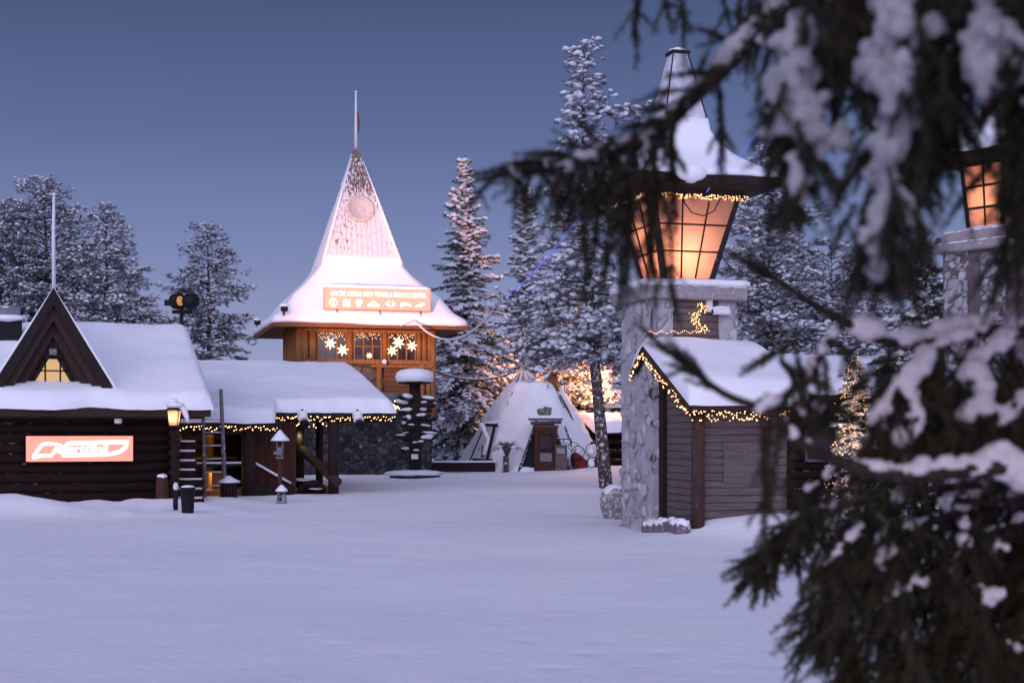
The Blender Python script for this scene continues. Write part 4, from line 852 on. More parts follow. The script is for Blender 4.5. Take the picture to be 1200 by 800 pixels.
# ------------------------------------------------------------------ stone lamp tower with log hut
LC = Vector((2.76, 23.7, 0)); LX = Matrix.Translation(LC) @ Matrix.Rotation(A16, 4, 'Z')
def lamp_tower():
    t = thing('lamp_tower', 'tall stone lamp tower with glowing lantern and snowy pointed roof', 'lamp tower', LC, A16)
    H = .725; s = MB()
    def pier(x0, x1, y0, y1, z1):
        for o, u, n, w in (((x0, y0), (1, 0), (0, -1), x1 - x0), ((x0, y1), (0, -1), (-1, 0), y1 - y0), ((x1, y0), (0, 1), (1, 0), y1 - y0), ((x1, y1), (-1, 0), (0, 1), x1 - x0)):
            stone_face(s, (o[0], o[1], -.2), (u[0], u[1], 0), (0, 0, 1), (n[0], n[1], 0), w, z1 + .2, .020, 4.4, .10, 0, 2)
    pier(-H, -.38, -H, H, 3.72); pier(.42, H, -H, H, 3.72)
    for x0, x1 in ((-H, -.38), (.42, H)): s.span((x0 + .004, -H + .004, -.2), (x1 - .004, H - .004, 3.72))
    s.blob((-H + .03, -H + .12, .0), (.16, .2, .28), 0, 14, 8, .3).blob((-H - .02, -.2, -.02), (.15, .3, .2), 0, 14, 8, .3)
    s.build('pier', M['pier'], t)
    w = MB(); boards_h(w, (-.40, -H + .06, 0), (.44, -H + .06, 0), .0, 3.72, .115, .05); w.span((-.4, -H + .10, 0), (.44, H - .05, 3.72)); w.build('infill', M['grey_log'], t)
    c = MB(); c.box((0, 0, 3.83), (1.74, 1.74, .22), bev=.02); co = c.build('cap', M['concrete'], t)
    k = MB(); sq_rings(k, [(.86, 3.93), (.90, 3.95), (.90, 4.0), (.84, 4.045), (.5, 4.06), (.1, 4.06)], 12, 0, .02, 3, .03, True, .015); k.build('cap_snow', M['snow'], co)
    # lantern
    l = MB(); b, tp, z0, z1 = .46, .79, 4.07, 5.42
    for sx in (-1, 1):
        for sy in (-1, 1): 
            l.prism([(sx * b, sy * b, z0), (sx * (b - .09), sy * b, z0), (sx * (b - .09), sy * (b - .09), z0), (sx * b, sy * (b - .09), z0)], (sx * (tp - b), sy * (tp - b), z1 - z0))
    for z, h, hh in ((z0 - .02, b + .03, .08), (z1, tp + .05, .10)):
        for sx in (-1, 1): l.box((sx * (h - .04), 0, z), (.08, 2 * h, hh)); l.box((0, sx * (h - .04), z), (2 * h - .162, .08, hh))
    lo = l.build('lantern', M['lamp_metal'], t)
    for side in range(4):
        R = Matrix.Rotation(PI / 2 * side, 4, 'Z'); g = MB()
        def pt(u, f, off=0): h = b + (tp - b) * f; return Vector((u * (h - .085), -h + .03 + off, z0 + .03 + (z1 - z0 - .08) * f))
        for u in (-1 / 3, 1 / 3): g.tube([pt(u, 0, -.02), pt(u, 1, -.02)], .016, 6, X=R)
        for f in (1 / 3, 2 / 3): g.tube([pt(-1, f, -.02), pt(1, f, -.02)], .016, 6, X=R)
        wo = g.build('window', M['lamp_metal'], lo)
        p = MB(); nx, nz = 1, 1; p.add([pt(-1, 0), pt(1, 0), pt(1, 1), pt(-1, 1)], [(0, 1, 2, 3)], X=R); p.build('pane', M['glass'], wo)
    MB().tube([(0, 0, 4.05), (0, 0, 4.40)], .02, 6).blob((0, 0, 4.50), (.07, .07, .10), 0, 12, 8, 0).build('bulb', M['lantern_bulb'], lo)
    MB().box((0, 0, 4.065), (.84, .84, .02)).build('lantern_floor', M['lamp_metal'], lo)
    # roof
    r = MB(); E = 1.28; sq_rings(r, [(tp + .02, 5.47), (E - .02, 5.52), (E, 5.53), (E, 5.66), (1.0, 5.8)], 3, 0, smooth=False); ro = r.build('roof', M['dark_wood'], t)
    k = MB(); sq_rings(k, [(E - .02, 5.655), (E + .01, 5.66), (E + .02, 5.71), (E - .05, 5.78), (.98, 5.93), (.72, 6.12), (.52, 6.34), (.42, 6.55), (.385, 6.75)], 14, 0, .035, 7, .05, True, .02)
    k.blob((-.30, -1.25, 5.66), (.28, .10, .15), 0, 14, 8, .2); k.build('roof_snow', M['snow'], ro)
    sp = MB(); sq_rings(sp, [(.375, 6.70), (.13, 7.86)], 2, 0, smooth=False); spo = sp.build('spire', M['shingle'], ro)
    c = MB(); c.box((0, 0, 7.88), (.32, .32, .05)).tube([(0, 0, 7.9), (0, 0, 7.96)], .03, 6); co = c.build('spire_cap', M['black'], spo); MB().blob((0, 0, 7.925), (.15, .15, .05), 0, 12, 6, .2).build('snow', M['snow'], co)
    for x in (-.372, .372): sp2 = MB().tube([(x, -.372, 6.72), (x * .36, -.134, 7.84)], .012, 5).build('seam', M['black'], spo)
    # security camera
    cm = thing('security_camera', 'white security camera with snow under the lamp tower cap', 'security camera', LX @ Vector((.30, -.80, 3.50)), A16)
    MB().tube([(0, .12, .05), (0, 0, .02)], .025, 8).box((.10, -.06, .03), (.30, .11, .10), bev=.02).build('housing', M['white_paint'], cm); MB().box((-.05, -.06, .025), (.01, .07, .06)).build('lens', M['black'], cm); MB().blob((.10, -.06, .09), (.16, .07, .03), 0, 12, 6, .2).build('snow', M['snow'], cm); MB().box((-.06, .06, .13), (.09, .08, .2)).build('bracket', M['white_paint'], cm)
    # light strings
    a, b_ = LX @ Vector((-.86, -.90, 5.40)), LX @ Vector((.86, -.90, 5.40))
    light_string('dense warm light garland over the lantern face towards the square', icicles(a, b_, 150, .08, .03), .0085, line(a, b_, 4), group='garlands on the lamp tower')
    a, b_ = LX @ Vector((-.90, .8, 5.40)), LX @ Vector((-.90, -.86, 5.40))
    light_string('warm light garland over the lantern side next to the pine', icicles(a, b_, 80, .06, .03), .0085, line(a, b_, 4), group='garlands on the lamp tower')
    P = []
    for i in range(98): k = i / 98; P.append(LX @ Vector((.03 + random.gauss(0, .05) + .06 * math.sin(k * 9), -.80 + random.gauss(0, .02), 3.66 - .48 * k)))
    for i in range(30): k = i / 30; P.append(LX @ Vector((.03 - .95 * k, -.80 - random.random() * .03, 3.20 - .03 * k + .02 * math.sin(i))))
    light_string('tangled bunch of warm lights hanging beside the security camera', P, .0075, [LX @ Vector((.03, -.8, 3.68)), LX @ Vector((.05, -.82, 3.4)), LX @ Vector((0, -.8, 3.2))], group='garlands on the lamp tower')
    lamp('lantern_light', LX @ Vector((-.06, -.08, 4.55)), 38, (1, .44, .27), .22)
    # hut
    h = thing('log_hut', 'weathered board hut with snowy lean roof against the lamp tower', 'hut', LC, A16)
    zr, yr, sf, sb = 2.98, -.54, .52, .72; x0, x1, yf, yb = -.80, 1.12, -2.42, -.02
    r = MB(); gable_deck(r, x0, x1, yf, yr, yb, zr, sf, sb, .07)
    for a, b_, z0, z1 in ((yf, yr, zr - sf * (yr - yf), zr), (yb, yr, zr - sb * (yb - yr), zr)):
        r.prism([(x0 - .032, a, z0 - .003), (x0 - .032, b_, z1 - .003), (x0 - .032, b_, z1 - .15), (x0 - .032, a, z0 - .15)], (.03, 0, 0))
    r.span((x0, yf - .028, zr - sf * (yr - yf) - .12), (x1, yf - .002, zr - sf * (yr - yf) - .005))
    ro = r.build('roof', M['eave_wood'], h); gable_snow(x0 - .04, x1 + .05, lambda x: yf - .05, yr, yb + .02, zr, sf, sb, .25, 'roof_snow', ro, .34, .21, 12, .07, .04)
    wl = MB(); boards_h(wl, (-.55, -.76, 0), (-.55, -2.1, 0), .05, 2.3, .112, .05); boards_h(wl, (-.53, -2.1, 0), (.92, -2.1, 0), .05, 2.0, .112, .05); boards_h(wl, (.92, -2.1, 0), (.92, -.76, 0), .05, 2.3, .112, .05)
    wl.prism([(-.53, -2.08, 0), (-.53, -.70, 0), (-.53, -.70, 2.75), (-.53, -2.08, 2.05)], (1.43, 0, 0)); wl.build('wall', M['grey_log'], h)
    MB().tube([(-.60, -2.22, -.1), (-.60, -2.22, 1.05), (-.59, -2.21, 2.02)], [.105, .10, .10], 14, jit=.03).build('post', M['hut_post'], h)
    MB().box((-.60, -.86, 1.3), (.10, .16, 2.8)).build('corner_board', M['dark_wood'], h)
    MB().box((.30, -2.14, 1.12), (.9, .02, .62)).build('board_panel', M['grey_log'], h)
    a, b_ = LX @ Vector((x0 - .06, yr, zr - .10)), LX @ Vector((x0 - .06, yf - .03, zr - sf * (yr - yf) - .10)); c_ = LX @ Vector((x0 - .06, yb, zr - sb * (yb - yr) - .10))
    light_string('warm light string along the gable edge of the board hut', icicles(a, b_, 84, .12, .02) + icicles(a, c_, 30, .10, .02), .0090, [c_, a, b_], group='light strings on the board hut')
    a, b_ = LX @ Vector((x0 - .03, yf - .06, zr - sf * (yr - yf) - .10)), LX @ Vector((x1, yf - .06, zr - sf * (yr - yf) - .10))
    light_string('warm icicle lights along the level eave of the board hut', icicles(a, b_, 120, .15, .02), .0090, line(a, b_, 4), group='light strings on the board hut')
    for i in range(7):
        k = i / 6; p = LX @ Vector((-.86 + random.uniform(-.03, .03), -.95 - 1.35 * k, 0)); o = MB().blob((0, 0, 0), (random.uniform(.10, .15), random.uniform(.10, .15), random.uniform(.12, .17)), 0, 12, 8, .35).build('edging_stone', M['rock']); o.location = (p.x, p.y, gh(p.x, p.y) + .06)
        tag(o, 'squared frosty stone in the row edging the hut beside the pier', 'stone', 'edging stones along the hut')
    p = at(721, 605, 26.2); o = MB().blob((0, 0, 0), (.30, .32, .36), 0, 22, 14, .10, 1.3).build('boulder', mat('snow dusted boulder', (.15, .14, .15), (.26, .25, .27), 7, snow_up=.5, frost=.45, frost_scale=16)); o.location = (p.x, p.y, .27); tag(o, 'rounded snow-dusted boulder beside the stone pier', 'boulder')
lamp_tower()

def rope_lights():
    def rope(label, pts, r, m, n=1):
        o = Vector(pts[0]); t = thing('rope_light', label, 'rope light', o); MB().tube([Vector(p) - o for p in pts], r, 6).build('rope', M[m], t)
    a = LX @ Vector((-1.28, .9, 5.45)); b = at(590, 347, 44)
    c = TX @ Vector((3.55, -3.3, 5.75)); d = TX @ Vector((1.0, -3.6, 5.40))
    rope('blue rope light sagging from the lamp tower roof towards the tower', sag(a, b, .22), .013, 'blue_rope')
    rope('white snow-coated cable from the tower eave to the blue rope', sag(b, TX @ Vector((1.5, -3.62, 5.62)), 1.0) + [d], .035, 'frost_pole')
    e = LX @ Vector((.20, -1.31, 5.72)); f = LX @ Vector((.55, -.5, 6.15))
    rope('blue rope light running up over the lamp tower roof snow', [LX @ Vector((.12, -.92, 5.44)), e, LX @ Vector((.30, -.95, 5.98)), LX @ Vector((.75, -.75, 6.05)), at(885, 158, 22.5), at(912, 145, 21.5), at(960, 118, 20), at(1000, 95, 18)], .010, 'blue_rope')
    rope('loop of dark cable drooping across the lantern panes', [LX @ Vector((-.28, -.93, 5.42)), LX @ Vector((-.26, -.90, 5.25)), LX @ Vector((-.12, -.88, 5.10)), LX @ Vector((.08, -.87, 5.06)), LX @ Vector((.26, -.88, 5.14)), LX @ Vector((.38, -.93, 5.40))], .010, 'black')
rope_lights()

# ------------------------------------------------------------------ second cabin, lit spruce and second lamp tower on the right
def right_side():
    p = at(985, 600, 29); t = thing('storage_cabin', 'dark cabin with flat snowy roof behind the board hut', 'cabin', (p.x, p.y, 0), math.radians(4))
    w = MB(); logs(w, (-2.4, 0, 0), (2.6, 0, 0), -.1, 2.3, .1); w.span((-2.4, .05, 0), (2.6, 3.2, 2.3)); w.build('wall', M['dark_log'], t)
    r = MB(); gable_deck(r, -2.7, 2.9, -.45, 1.7, 3.8, 3.02, .32, .32, .1); ro = r.build('roof', M['dark_wood'], t); gable_snow(-2.75, 2.95, lambda x: -.5, 1.7, 3.9, 3.02, .32, .32, .3, 'roof_snow', ro, seed=15)
    f = MB()
    for a, b in (((-.75, 1.0), (.35, 1.0)), ((-.75, 1.75), (.35, 1.75)), ((-.75, 1.0), (-.75, 1.75)), ((.35, 1.0), (.35, 1.75))): f.tube([(a[0], -.14, a[1]), (b[0], -.14, b[1])], .03, 6)
    fo = f.build('window', M['grey_metal'], t); MB().span((-.72, -.13, 1.0), (.33, -.12, 1.75)).build('pane', M['pane'], fo); MB().span((-.15, -.15, 1.1), (.2, -.14, 1.6)).build('lit_pane', M['doorway'], fo)
    X = Matrix.Translation((p.x, p.y, 0)) @ Matrix.Rotation(math.radians(4), 4, 'Z'); a, b = X @ Vector((-2.4, -.5, 2.16)), X @ Vector((2.6, -.5, 2.16))
    light_string('thin line of warm lights on the eave of the dark cabin', icicles(a, b, 80, .06, .02), .011, line(a, b, 4))
right_side()

# ------------------------------------------------------------------ trees
def needle_spray(n, ln, w, spread_, seed):
    """Template: a flat fan of thin needles along +x, bending down a little."""
    r = np.random.default_rng(seed); V, Fc = [], []
    for i in range(n):
        a = r.uniform(-spread_, spread_); x = r.uniform(-.1, .5) * ln; l = ln * r.uniform(.45, .8); d = np.array([math.cos(a), math.sin(a), r.uniform(-.55, .35)]); d /= np.linalg.norm(d)
        s = np.cross(d, [0, 0, 1]) * w * r.uniform(.7, 1.3); s[2] += r.uniform(-.5, .5) * w; p = np.array([x, 0, r.uniform(-.05, .05) * ln]); k = len(V)
        V += [p - s * .6, p + s * .6, p + d * l]; Fc.append((k, k + 1, k + 2))
    return np.array(V), np.array(Fc)
SPRAYS = [needle_spray(18, 1.0, .060, 1.35, i) for i in range(4)]
def lump(seed):
    r = np.random.default_rng(seed); v = ICO_V * r.uniform(.62, 1.25, (len(ICO_V), 1)); return v
LUMPS = [lump(i) for i in range(4)]
def crown_build(name, needles, snow, mats, parent):
    """needles: (P, D, size); snow: (P, D, (length, width, height))."""
    cl = Cloud(); P, D, S = (np.array(x, float) for x in needles); R = frames(D, RNG.uniform(-.8, .8, len(P))); k = RNG.integers(0, 4, len(P))
    for i in range(4): j = k == i; cl.put(SPRAYS[i][0], SPRAYS[i][1], R[j], P[j], S[j], 0, False)
    P, D, S = (np.array(x, float) for x in snow); R = frames(D, RNG.uniform(-.35, .35, len(P))); k = RNG.integers(0, 4, len(P))
    for i in range(4): j = k == i; cl.put(LUMPS[i], ICO_F, R[j], P[j], S[j], 1, True)
    return cl.build(name, mats, parent)
def spruce(label, base, h, rad, seed, snow_p=.8, snow_s=1.0, group=None, needle='needle', dens=1.0, name='spruce_tree', skirt=.05, pw=.85, snow='crown_snow'):
    """Whorls of drooping branches, each carrying long pads of snow above hanging sprays."""
    global RNG
    RNG = np.random.default_rng(seed); t = thing(name, label, 'tree', base, 0, group); sc = 1 if h > 5 else .42
    MB().tube([(0, 0, -.2), (0, 0, h * .5), (0, 0, h * .985)], [h * .014, h * .009, .012], 8).build('trunk', M['bark'], t)
    P, D, S, QP, QD, QS = [], [], [], [], [], []; z = h * skirt
    while z < h * .975:
        f = z / h; ln0 = rad * (1 - f) ** pw + .14 * sc; nb = int(RNG.integers(5, 8)) if f < .9 else 4; a0 = RNG.uniform(0, 6.28)
        for b in range(nb):
            a = a0 + b * 6.28 / nb + RNG.normal(0, .25); ln = ln0 * RNG.uniform(.55, 1.25); zz = z + RNG.normal(0, .10 * sc); rise = -.28 + .85 * f + RNG.normal(0, .08); st = .12 * sc; k = max(3, int(ln / st)); ca, sa = math.cos(a), math.sin(a)
            heavy = RNG.random() < snow_p
            for i in range(k):
                u = (i + .5) / k; r = u * ln; y = rise * r - (.46 - .34 * f) * ln * u * u + .10 * ln * max(0, u - .7); tz = rise - 2 * (.46 - .34 * f) * u
                o = np.array((ca * r, sa * r, zz + y)); d = np.array((ca, sa, tz)); P.append(o + (0, 0, -.03 * sc)); D.append(d + (0, 0, -.25)); S.append(.20 * sc * RNG.uniform(.8, 1.25))
                if heavy and RNG.random() < .88: g = .15 * sc * snow_s * RNG.uniform(.6, 1.35) * (1.1 - .35 * u); QP.append(o + (RNG.normal(0, .03 * sc), RNG.normal(0, .03 * sc), .035 * sc)); QD.append(d); QS.append((g * 1.1, g * .75, g * .50))
                wid = .34 * ln * (1 - u) ** .8 * min(1, u * 4)
                for g in (-1, 1):
                    m = max(1, int(wid / (.15 * sc)))
                    for j in range(m):
                        w = (j + RNG.uniform(.5, 1.1)) / m * wid * g; q = o + np.array((-sa * w + ca * abs(w) * .5, ca * w + sa * abs(w) * .5, -.30 * abs(w) + RNG.normal(0, .03 * sc))); e = np.array((ca * .6 - sa * g, sa * .6 + ca * g, -.75 + .4 * f)); P.append(q); D.append(e); S.append(.17 * sc * RNG.uniform(.8, 1.3))
                        if heavy and RNG.random() < .50: c = .105 * sc * snow_s * RNG.uniform(.6, 1.4); QP.append(q + (0, 0, .03 * sc)); QD.append(e * (1, 1, .5)); QS.append((c * 1.2, c * .75, c * .5))
        z += (.24 + .22 * (1 - f)) / dens * sc
    for i in range(16): P.append((0, 0, h * (.93 + .075 * i / 16))); D.append((RNG.normal(), RNG.normal(), .9)); S.append(.13 * sc)
    for i in range(8): QP.append((RNG.normal(0, .04 * sc), RNG.normal(0, .04 * sc), h * (.93 + .07 * i / 8))); QD.append((RNG.normal(), RNG.normal(), .3)); QS.append((.07 * sc, .06 * sc, .05 * sc))
    crown_build('crown', (P, D, S), (QP, QD, QS), [M[needle], M[snow]], t); return t
def pine(label, base, h, rad, seed, z0=.3, snow_p=.85, snow_s=1.0, shape=None, lean=0.0, group=None, needle='needle_frost', dens=1.0, name='pine_tree', tw=1.0, extra=()):
    """Open-crowned pine: limbs, side limbs and tufts of needles, snow caught on the upper side of the tufts."""
    global RNG
    RNG = np.random.default_rng(seed); t = thing(name, label, 'tree', base, 0, group); tr = MB()
    bend = [RNG.normal(0, .012 * h) for _ in range(2)]
    def ax(f): return Vector((lean * f * h + bend[0] * math.sin(f * 3), bend[1] * math.sin(f * 4), f * h))
    tr.tube([ax(f) + Vector((0, 0, -.2 if f == 0 else 0)) for f in (0, .15, .3, .45, .6, .75, .9, .99)], [h * .0155 * tw, h * .0135 * tw, h * .012 * tw, h * .0105 * tw, h * .008 * tw, h * .0055 * tw, h * .003, .015], 10, jit=.05)
    P, D, S, QP, QD, QS = [], [], [], [], [], []; shape = shape or (lambda q: (1 - q) ** .62 * (1.0 if q > .08 else .75) + .10)
    nl = int(h * (1 - z0) * 13 * dens); limbs = []
    lobes = [(RNG.uniform(0, 6.28), RNG.uniform(0, 1), RNG.uniform(.7, 1.3)) for _ in range(7)]
    for i in range(nl):
        q = (i + RNG.random()) / nl; a = i * 2.4 + RNG.normal(0, .4); k = 1.0
        for la, lq, lk in lobes:
            w = math.exp(-((q - lq) / .12) ** 2) * max(0, math.cos(a - la)) ** 2; k += (lk - 1) * w * 1.1
        limbs.append((q, a, rad * shape(q) * RNG.uniform(.60, 1.12) * k, -.10 + .62 * q + RNG.normal(0, .14)))
    limbs += [(q, a, ln, el) for q, a, ln, el in extra]
    for q, a, ln, el in limbs:
        o = ax(z0 + (1 - z0) * q); d = Vector((math.cos(a), math.sin(a), math.tan(el) * .8)); e1 = o + d * ln * .5 + Vector((0, 0, .03 * ln)); e2 = o + d * ln + Vector((0, 0, -.10 * ln))
        if ln > .5: tr.tube([o, e1, e2], [.008 + .013 * ln, .006 + .008 * ln, .006], 5)
        for k in range(max(3, int(ln * 7.5))):
            u = RNG.uniform(.16, 1.03); p = o.lerp(e1, u * 2) if u < .5 else e1.lerp(e2, (u - .5) * 2); sa = a + RNG.choice((-1, 1)) * RNG.uniform(.2, 1.25); sl = ln * RNG.uniform(.10, .34) * (1.15 - u * .55) + .12; sd = Vector((math.cos(sa), math.sin(sa), RNG.normal(.02, .2))); n = max(2, int(sl * 9)); hv = RNG.random() < snow_p
            for j in range(n):
                w = (j + 1) / n; pp = p + sd * sl * w + Vector((RNG.normal(0, .05), RNG.normal(0, .05), RNG.normal(0, .045) - .14 * sl * w)); e = (sd.x + RNG.normal(0, .5), sd.y + RNG.normal(0, .5), RNG.normal(-.05, .4)); g = RNG.uniform(.15, .29); P.append(tuple(pp)); D.append(e); S.append(g)
                if hv and RNG.random() < .78: c = .088 * snow_s * RNG.uniform(.55, 1.5); QP.append((pp.x, pp.y, pp.z + .05)); QD.append((e[0], e[1], e[2] * .4)); QS.append((c * 1.25, c * .85, c * .55))
    for i in range(24): p = ax(.93 + .07 * i / 24); P.append(tuple(p + Vector((RNG.normal(0, .06), RNG.normal(0, .06), 0)))); D.append((RNG.normal(), RNG.normal(), .9)); S.append(.16)
    tr.build('trunk', M['bark'], t); crown_build('crown', (P, D, S), (QP, QD, QS), [M[needle], M['crown_snow']], t); return t
def gnd(px, Y): x = (px - CX) / F * Y; return (x, Y, gh(x, Y))

def trees():
    # left, behind the cabin
    pine('tall frosted pine cut by the left edge of the picture', gnd(4, 57), 10.8, 2.9, 101, .12, .85, .72, dens=1.5)
    pine('broad double-topped frosted pine behind the dormer pole', gnd(52, 58), 11.8, 3.2, 102, .10, .85, .72, dens=1.6)
    pine('bushy frosted pine right behind the cabin ridge', gnd(122, 56), 10.5, 3.0, 103, .10, .85, .72, dens=1.6, shape=lambda q: (1 - q) ** .78 * 1.1 + .06)
    pine('lone frosted pine standing behind the floodlight mast', gnd(243, 60), 10.3, 2.35, 104, .10, .88, .72, shape=lambda q: (1 - q) ** .6 * 1.0 + .12, dens=1.5)
    pine('short frosted tree low between the cabin pines', gnd(178, 64), 7.0, 1.8, 105, .1, .85)
    # middle
    spruce('tall snow-laden spruce right beside the info tower', gnd(545, 62), 13.6, 2.75, 110, .95, 1.1)
    spruce('slim snow-laden spruce further back between tower spruce and pine', gnd(615, 72), 14.3, 2.1, 111, .95, 1.1)
    pine('tall frosted pine with bare lower trunk beside the tent', gnd(711, 40), 12.4, 2.5, 112, .285, .95, 1.1, shape=lambda q: .08 + max(.58 * (1 - q) ** .70, (1.0 if q > .05 else .75) - max(0, q - .18) * 4.5), lean=-.052, dens=1.15, extra=((.80, .15, 1.5, .10), (.78, -.1, 1.3, .06), (.06, 3.3, 2.1, -.2), (.05, 3.0, 2.1, -.25), (.08, 2.7, 2.0, -.2), (.03, -2.5, 1.9, -.3)))
    pine('wide low frosted pine spreading behind the tent poles', gnd(664, 63), 8.0, 2.2, 113, .35, .95, .9)
    for i, (px, Y, h, r, lab) in enumerate(((578, 82, 8.0, 2.2, 'dark spruce closing the gap behind the kiosk'), (512, 84, 7.0, 2.0, 'dark spruce half hidden by the info tower corner'), (662, 86, 8.5, 2.4, 'dark spruce behind the glowing branches'), (700, 90, 9.0, 2.4, 'dark spruce behind the lone pine trunk'), (748, 82, 8.8, 2.3, 'dark spruce behind the stone pier'))): spruce(lab, gnd(px, Y), h, r, 130 + i, .8, 1.0, 'dark spruces closing the view behind the tent', dens=.8)
    # right, behind the lamp tower
    pine('large frosted pine behind the board hut and lantern', gnd(905, 44), 9.6, 3.1, 120, .1, .92, .9, shape=lambda q: (1 - q) ** .55 * 1.05 + .08)
    pine('round frosted pine behind the dark cabin roof', gnd(975, 47), 7.8, 2.8, 121, .1, .92, .9, shape=lambda q: (1 - q) ** .5 * 1.0 + .1)
    pine('frosted pine rising behind the right lamp tower', gnd(1095, 40), 5.8, 2.1, 122, .1, .92, 1.1)
    spruce('snow-bowed young spruce beside the right lamp tower', gnd(1085, 25.5), 5.1, 1.35, 123, .98, .55, dens=1.6)
    pine('thin frosted pine top behind the lamp tower roof', gnd(893, 52), 12.0, 1.6, 124, .35, .9)
    spruce('frosted spruce behind the second lantern', gnd(1190, 44), 8.0, 2.4, 126, .9)
    # trees lit by the lamps near the tent
    pine('bare-branched frosted tree glowing orange behind the tent', gnd(690, 63.5), 4.9, 2.0, 125, .3, .95, 1.2, dens=.9, name='frosted_tree')
    pine('orange lit frosted treetop behind the tent poles', gnd(612, 64), 6.1, 1.6, 127, .45, .95, 1.2, name='frosted_tree')
    # small spruce wrapped in lights
    b = gnd(1000, 25); spruce('small spruce wrapped in warm fairy lights before the dark cabin', b, 3.0, .62, 140, .95, 1.1, name='fairy_light_spruce')
    random.seed(5); P = []
    for i in range(240):
        z = random.uniform(.5, 2.9); r = .60 * (1 - z / 3.0) + .05; a = random.uniform(PI, 2 * PI); P.append(Vector(b) + Vector((math.cos(a) * r * random.uniform(.8, 1.1), math.sin(a) * r * random.uniform(.8, 1.1), z - .12 * r)))
    light_string('spiral of warm lights wound around the small spruce', P, .0095, [Vector(b) + Vector((.55 * (1 - k / 60) * math.cos(k * .7), .55 * (1 - k / 60) * math.sin(k * .7), .5 + 2.3 * k / 60)) for k in range(60)], wr=.004)
    lamp('spruce_lights_glow', Vector(b) + Vector((0, -.8, 1.9)), 48, (1, .55, .25), .3)
trees()

def second_lamp_tower():
    p = at(1168, 505, 20.0); t = thing('lamp_tower', 'second lamp tower with small red-amber lantern beside the overhanging boughs', 'lamp tower', (p.x, p.y, 0), math.radians(38))
    H = .52; s = MB()
    for x0, x1 in ((-H, -.12), (.12, H)):
        s.span((x0, -H, -.1), (x1, H, 4.1))
    s.span((-H + .06, -H + .06, 0), (H - .06, H - .06, 4.1)); s.build('pier', mat('mauve brown render', (.085, .066, .070), (.15, .12, .125), 5, (1, 1, 1), .9, .3), t)
    w = MB()
    for y0, y1 in ((-H + .04, -.1), (.1, H - .04)):
        stone_face(w, (-H - .01, y1, .0), (0, -1, 0), (0, 0, 1), (-1, 0, 0), y1 - y0, 4.1, .03, 7, .05)
    w.build('frosted_strip', M['pier'], t); MB().box((H * .2, -H - .02, 2), (.3, .05, 4.1)).build('board', M['dark_wood'], t)
    MB().box((0, 0, 4.17), (1.26, 1.26, .14), bev=.02).box((0, 0, 4.32), (1.05, 1.05, .16), bev=.02).build('cap', M['concrete'], t); MB().blob((0, 0, 4.42), (.5, .5, .05), 0, 16, 6, .1).build('cap_snow', M['snow'], t)
    l = MB(); b, tp, z0, z1 = .27, .34, 4.42, 5.32
    for sx in (-1, 1):
        for sy in (-1, 1): l.tube([(sx * b, sy * b, z0), (sx * tp, sy * tp, z1)], .028, 6)
    for z, h in ((z0, b), (z0 + .3, b + .023), (z0 + .6, b + .046), (z1, tp)):
        for sx in (-1, 1): l.tube([(sx * h, -h, z), (sx * h, h, z)], .02, 6); l.tube([(-h, sx * h, z), (h, sx * h, z)], .02, 6)
    for sx in (-1, 1): l.tube([(sx * b, 0, z0), (sx * tp, 0, z1)], .014, 6); l.tube([(0, sx * b, z0), (0, sx * tp, z1)], .014, 6)
    lo = l.build('lantern', M['lamp_metal'], t); g = MB(); sq_rings(g, [(b - .02, z0), (tp - .02, z1)], 1, 0, smooth=False); g.build('pane', M['glass'], lo); MB().blob((0, 0, 4.86), (.07, .07, .11), 0, 10, 8, 0).build('bulb', M['lantern_bulb'], lo)
    r = MB(); sq_rings(r, [(tp, 5.34), (.75, 5.38), (.75, 5.45), (.2, 5.9)], 3, 0, smooth=False); ro = r.build('roof', M['dark_wood'], t); k = MB(); sq_rings(k, [(.75, 5.45), (.77, 5.5), (.70, 5.60), (.25, 6.0), (.02, 6.3)], 8, 0, .03, 3, .05); k.build('roof_snow', M['snow'], ro)
    lamp('second_lantern_light', (p.x, p.y, 4.88), 34, (1, .29, .14), .08)
second_lamp_tower()

# ------------------------------------------------------------------ spruce boughs close to the camera
def twig_template(n, ln, nl, seed):
    """A needled twig along +x: thin needles all round, swept towards the tip."""
    r = np.random.default_rng(seed); V, Fc = [], []
    for i in range(n):
        x = ln * (i + r.random()) / n; a = r.uniform(0, 2 * PI); sw = r.uniform(.45, 1.0); l = nl * r.uniform(.75, 1.15) * (1 - .35 * (x / ln) ** 4)
        d = np.array([sw, math.cos(a), math.sin(a)]); d /= np.linalg.norm(d); s = np.cross(d, r.normal(size=3)); s /= np.linalg.norm(s) + 1e-9; s *= .0011; p = np.array([x, math.cos(a) * .002, math.sin(a) * .002]); k = len(V)
        V += [p - s, p + s, p + d * l * .6 + s * .8, p + d * l]; Fc += [(k, k + 1, k + 2), (k, k + 2, k + 3)]
    for j in range(4):                                                      # the woody core
        a = 2 * PI * j / 4; b = 2 * PI * (j + 1) / 4; k = len(V); V += [(0, math.cos(a) * .0032, math.sin(a) * .0032), (0, math.cos(b) * .0032, math.sin(b) * .0032), (ln, math.cos(b) * .0008, math.sin(b) * .0008)]; Fc.append((k, k + 1, k + 2))
    return np.array(V), np.array(Fc)
TWIGS = [twig_template(95, .10, .016, 40 + i) for i in range(4)]

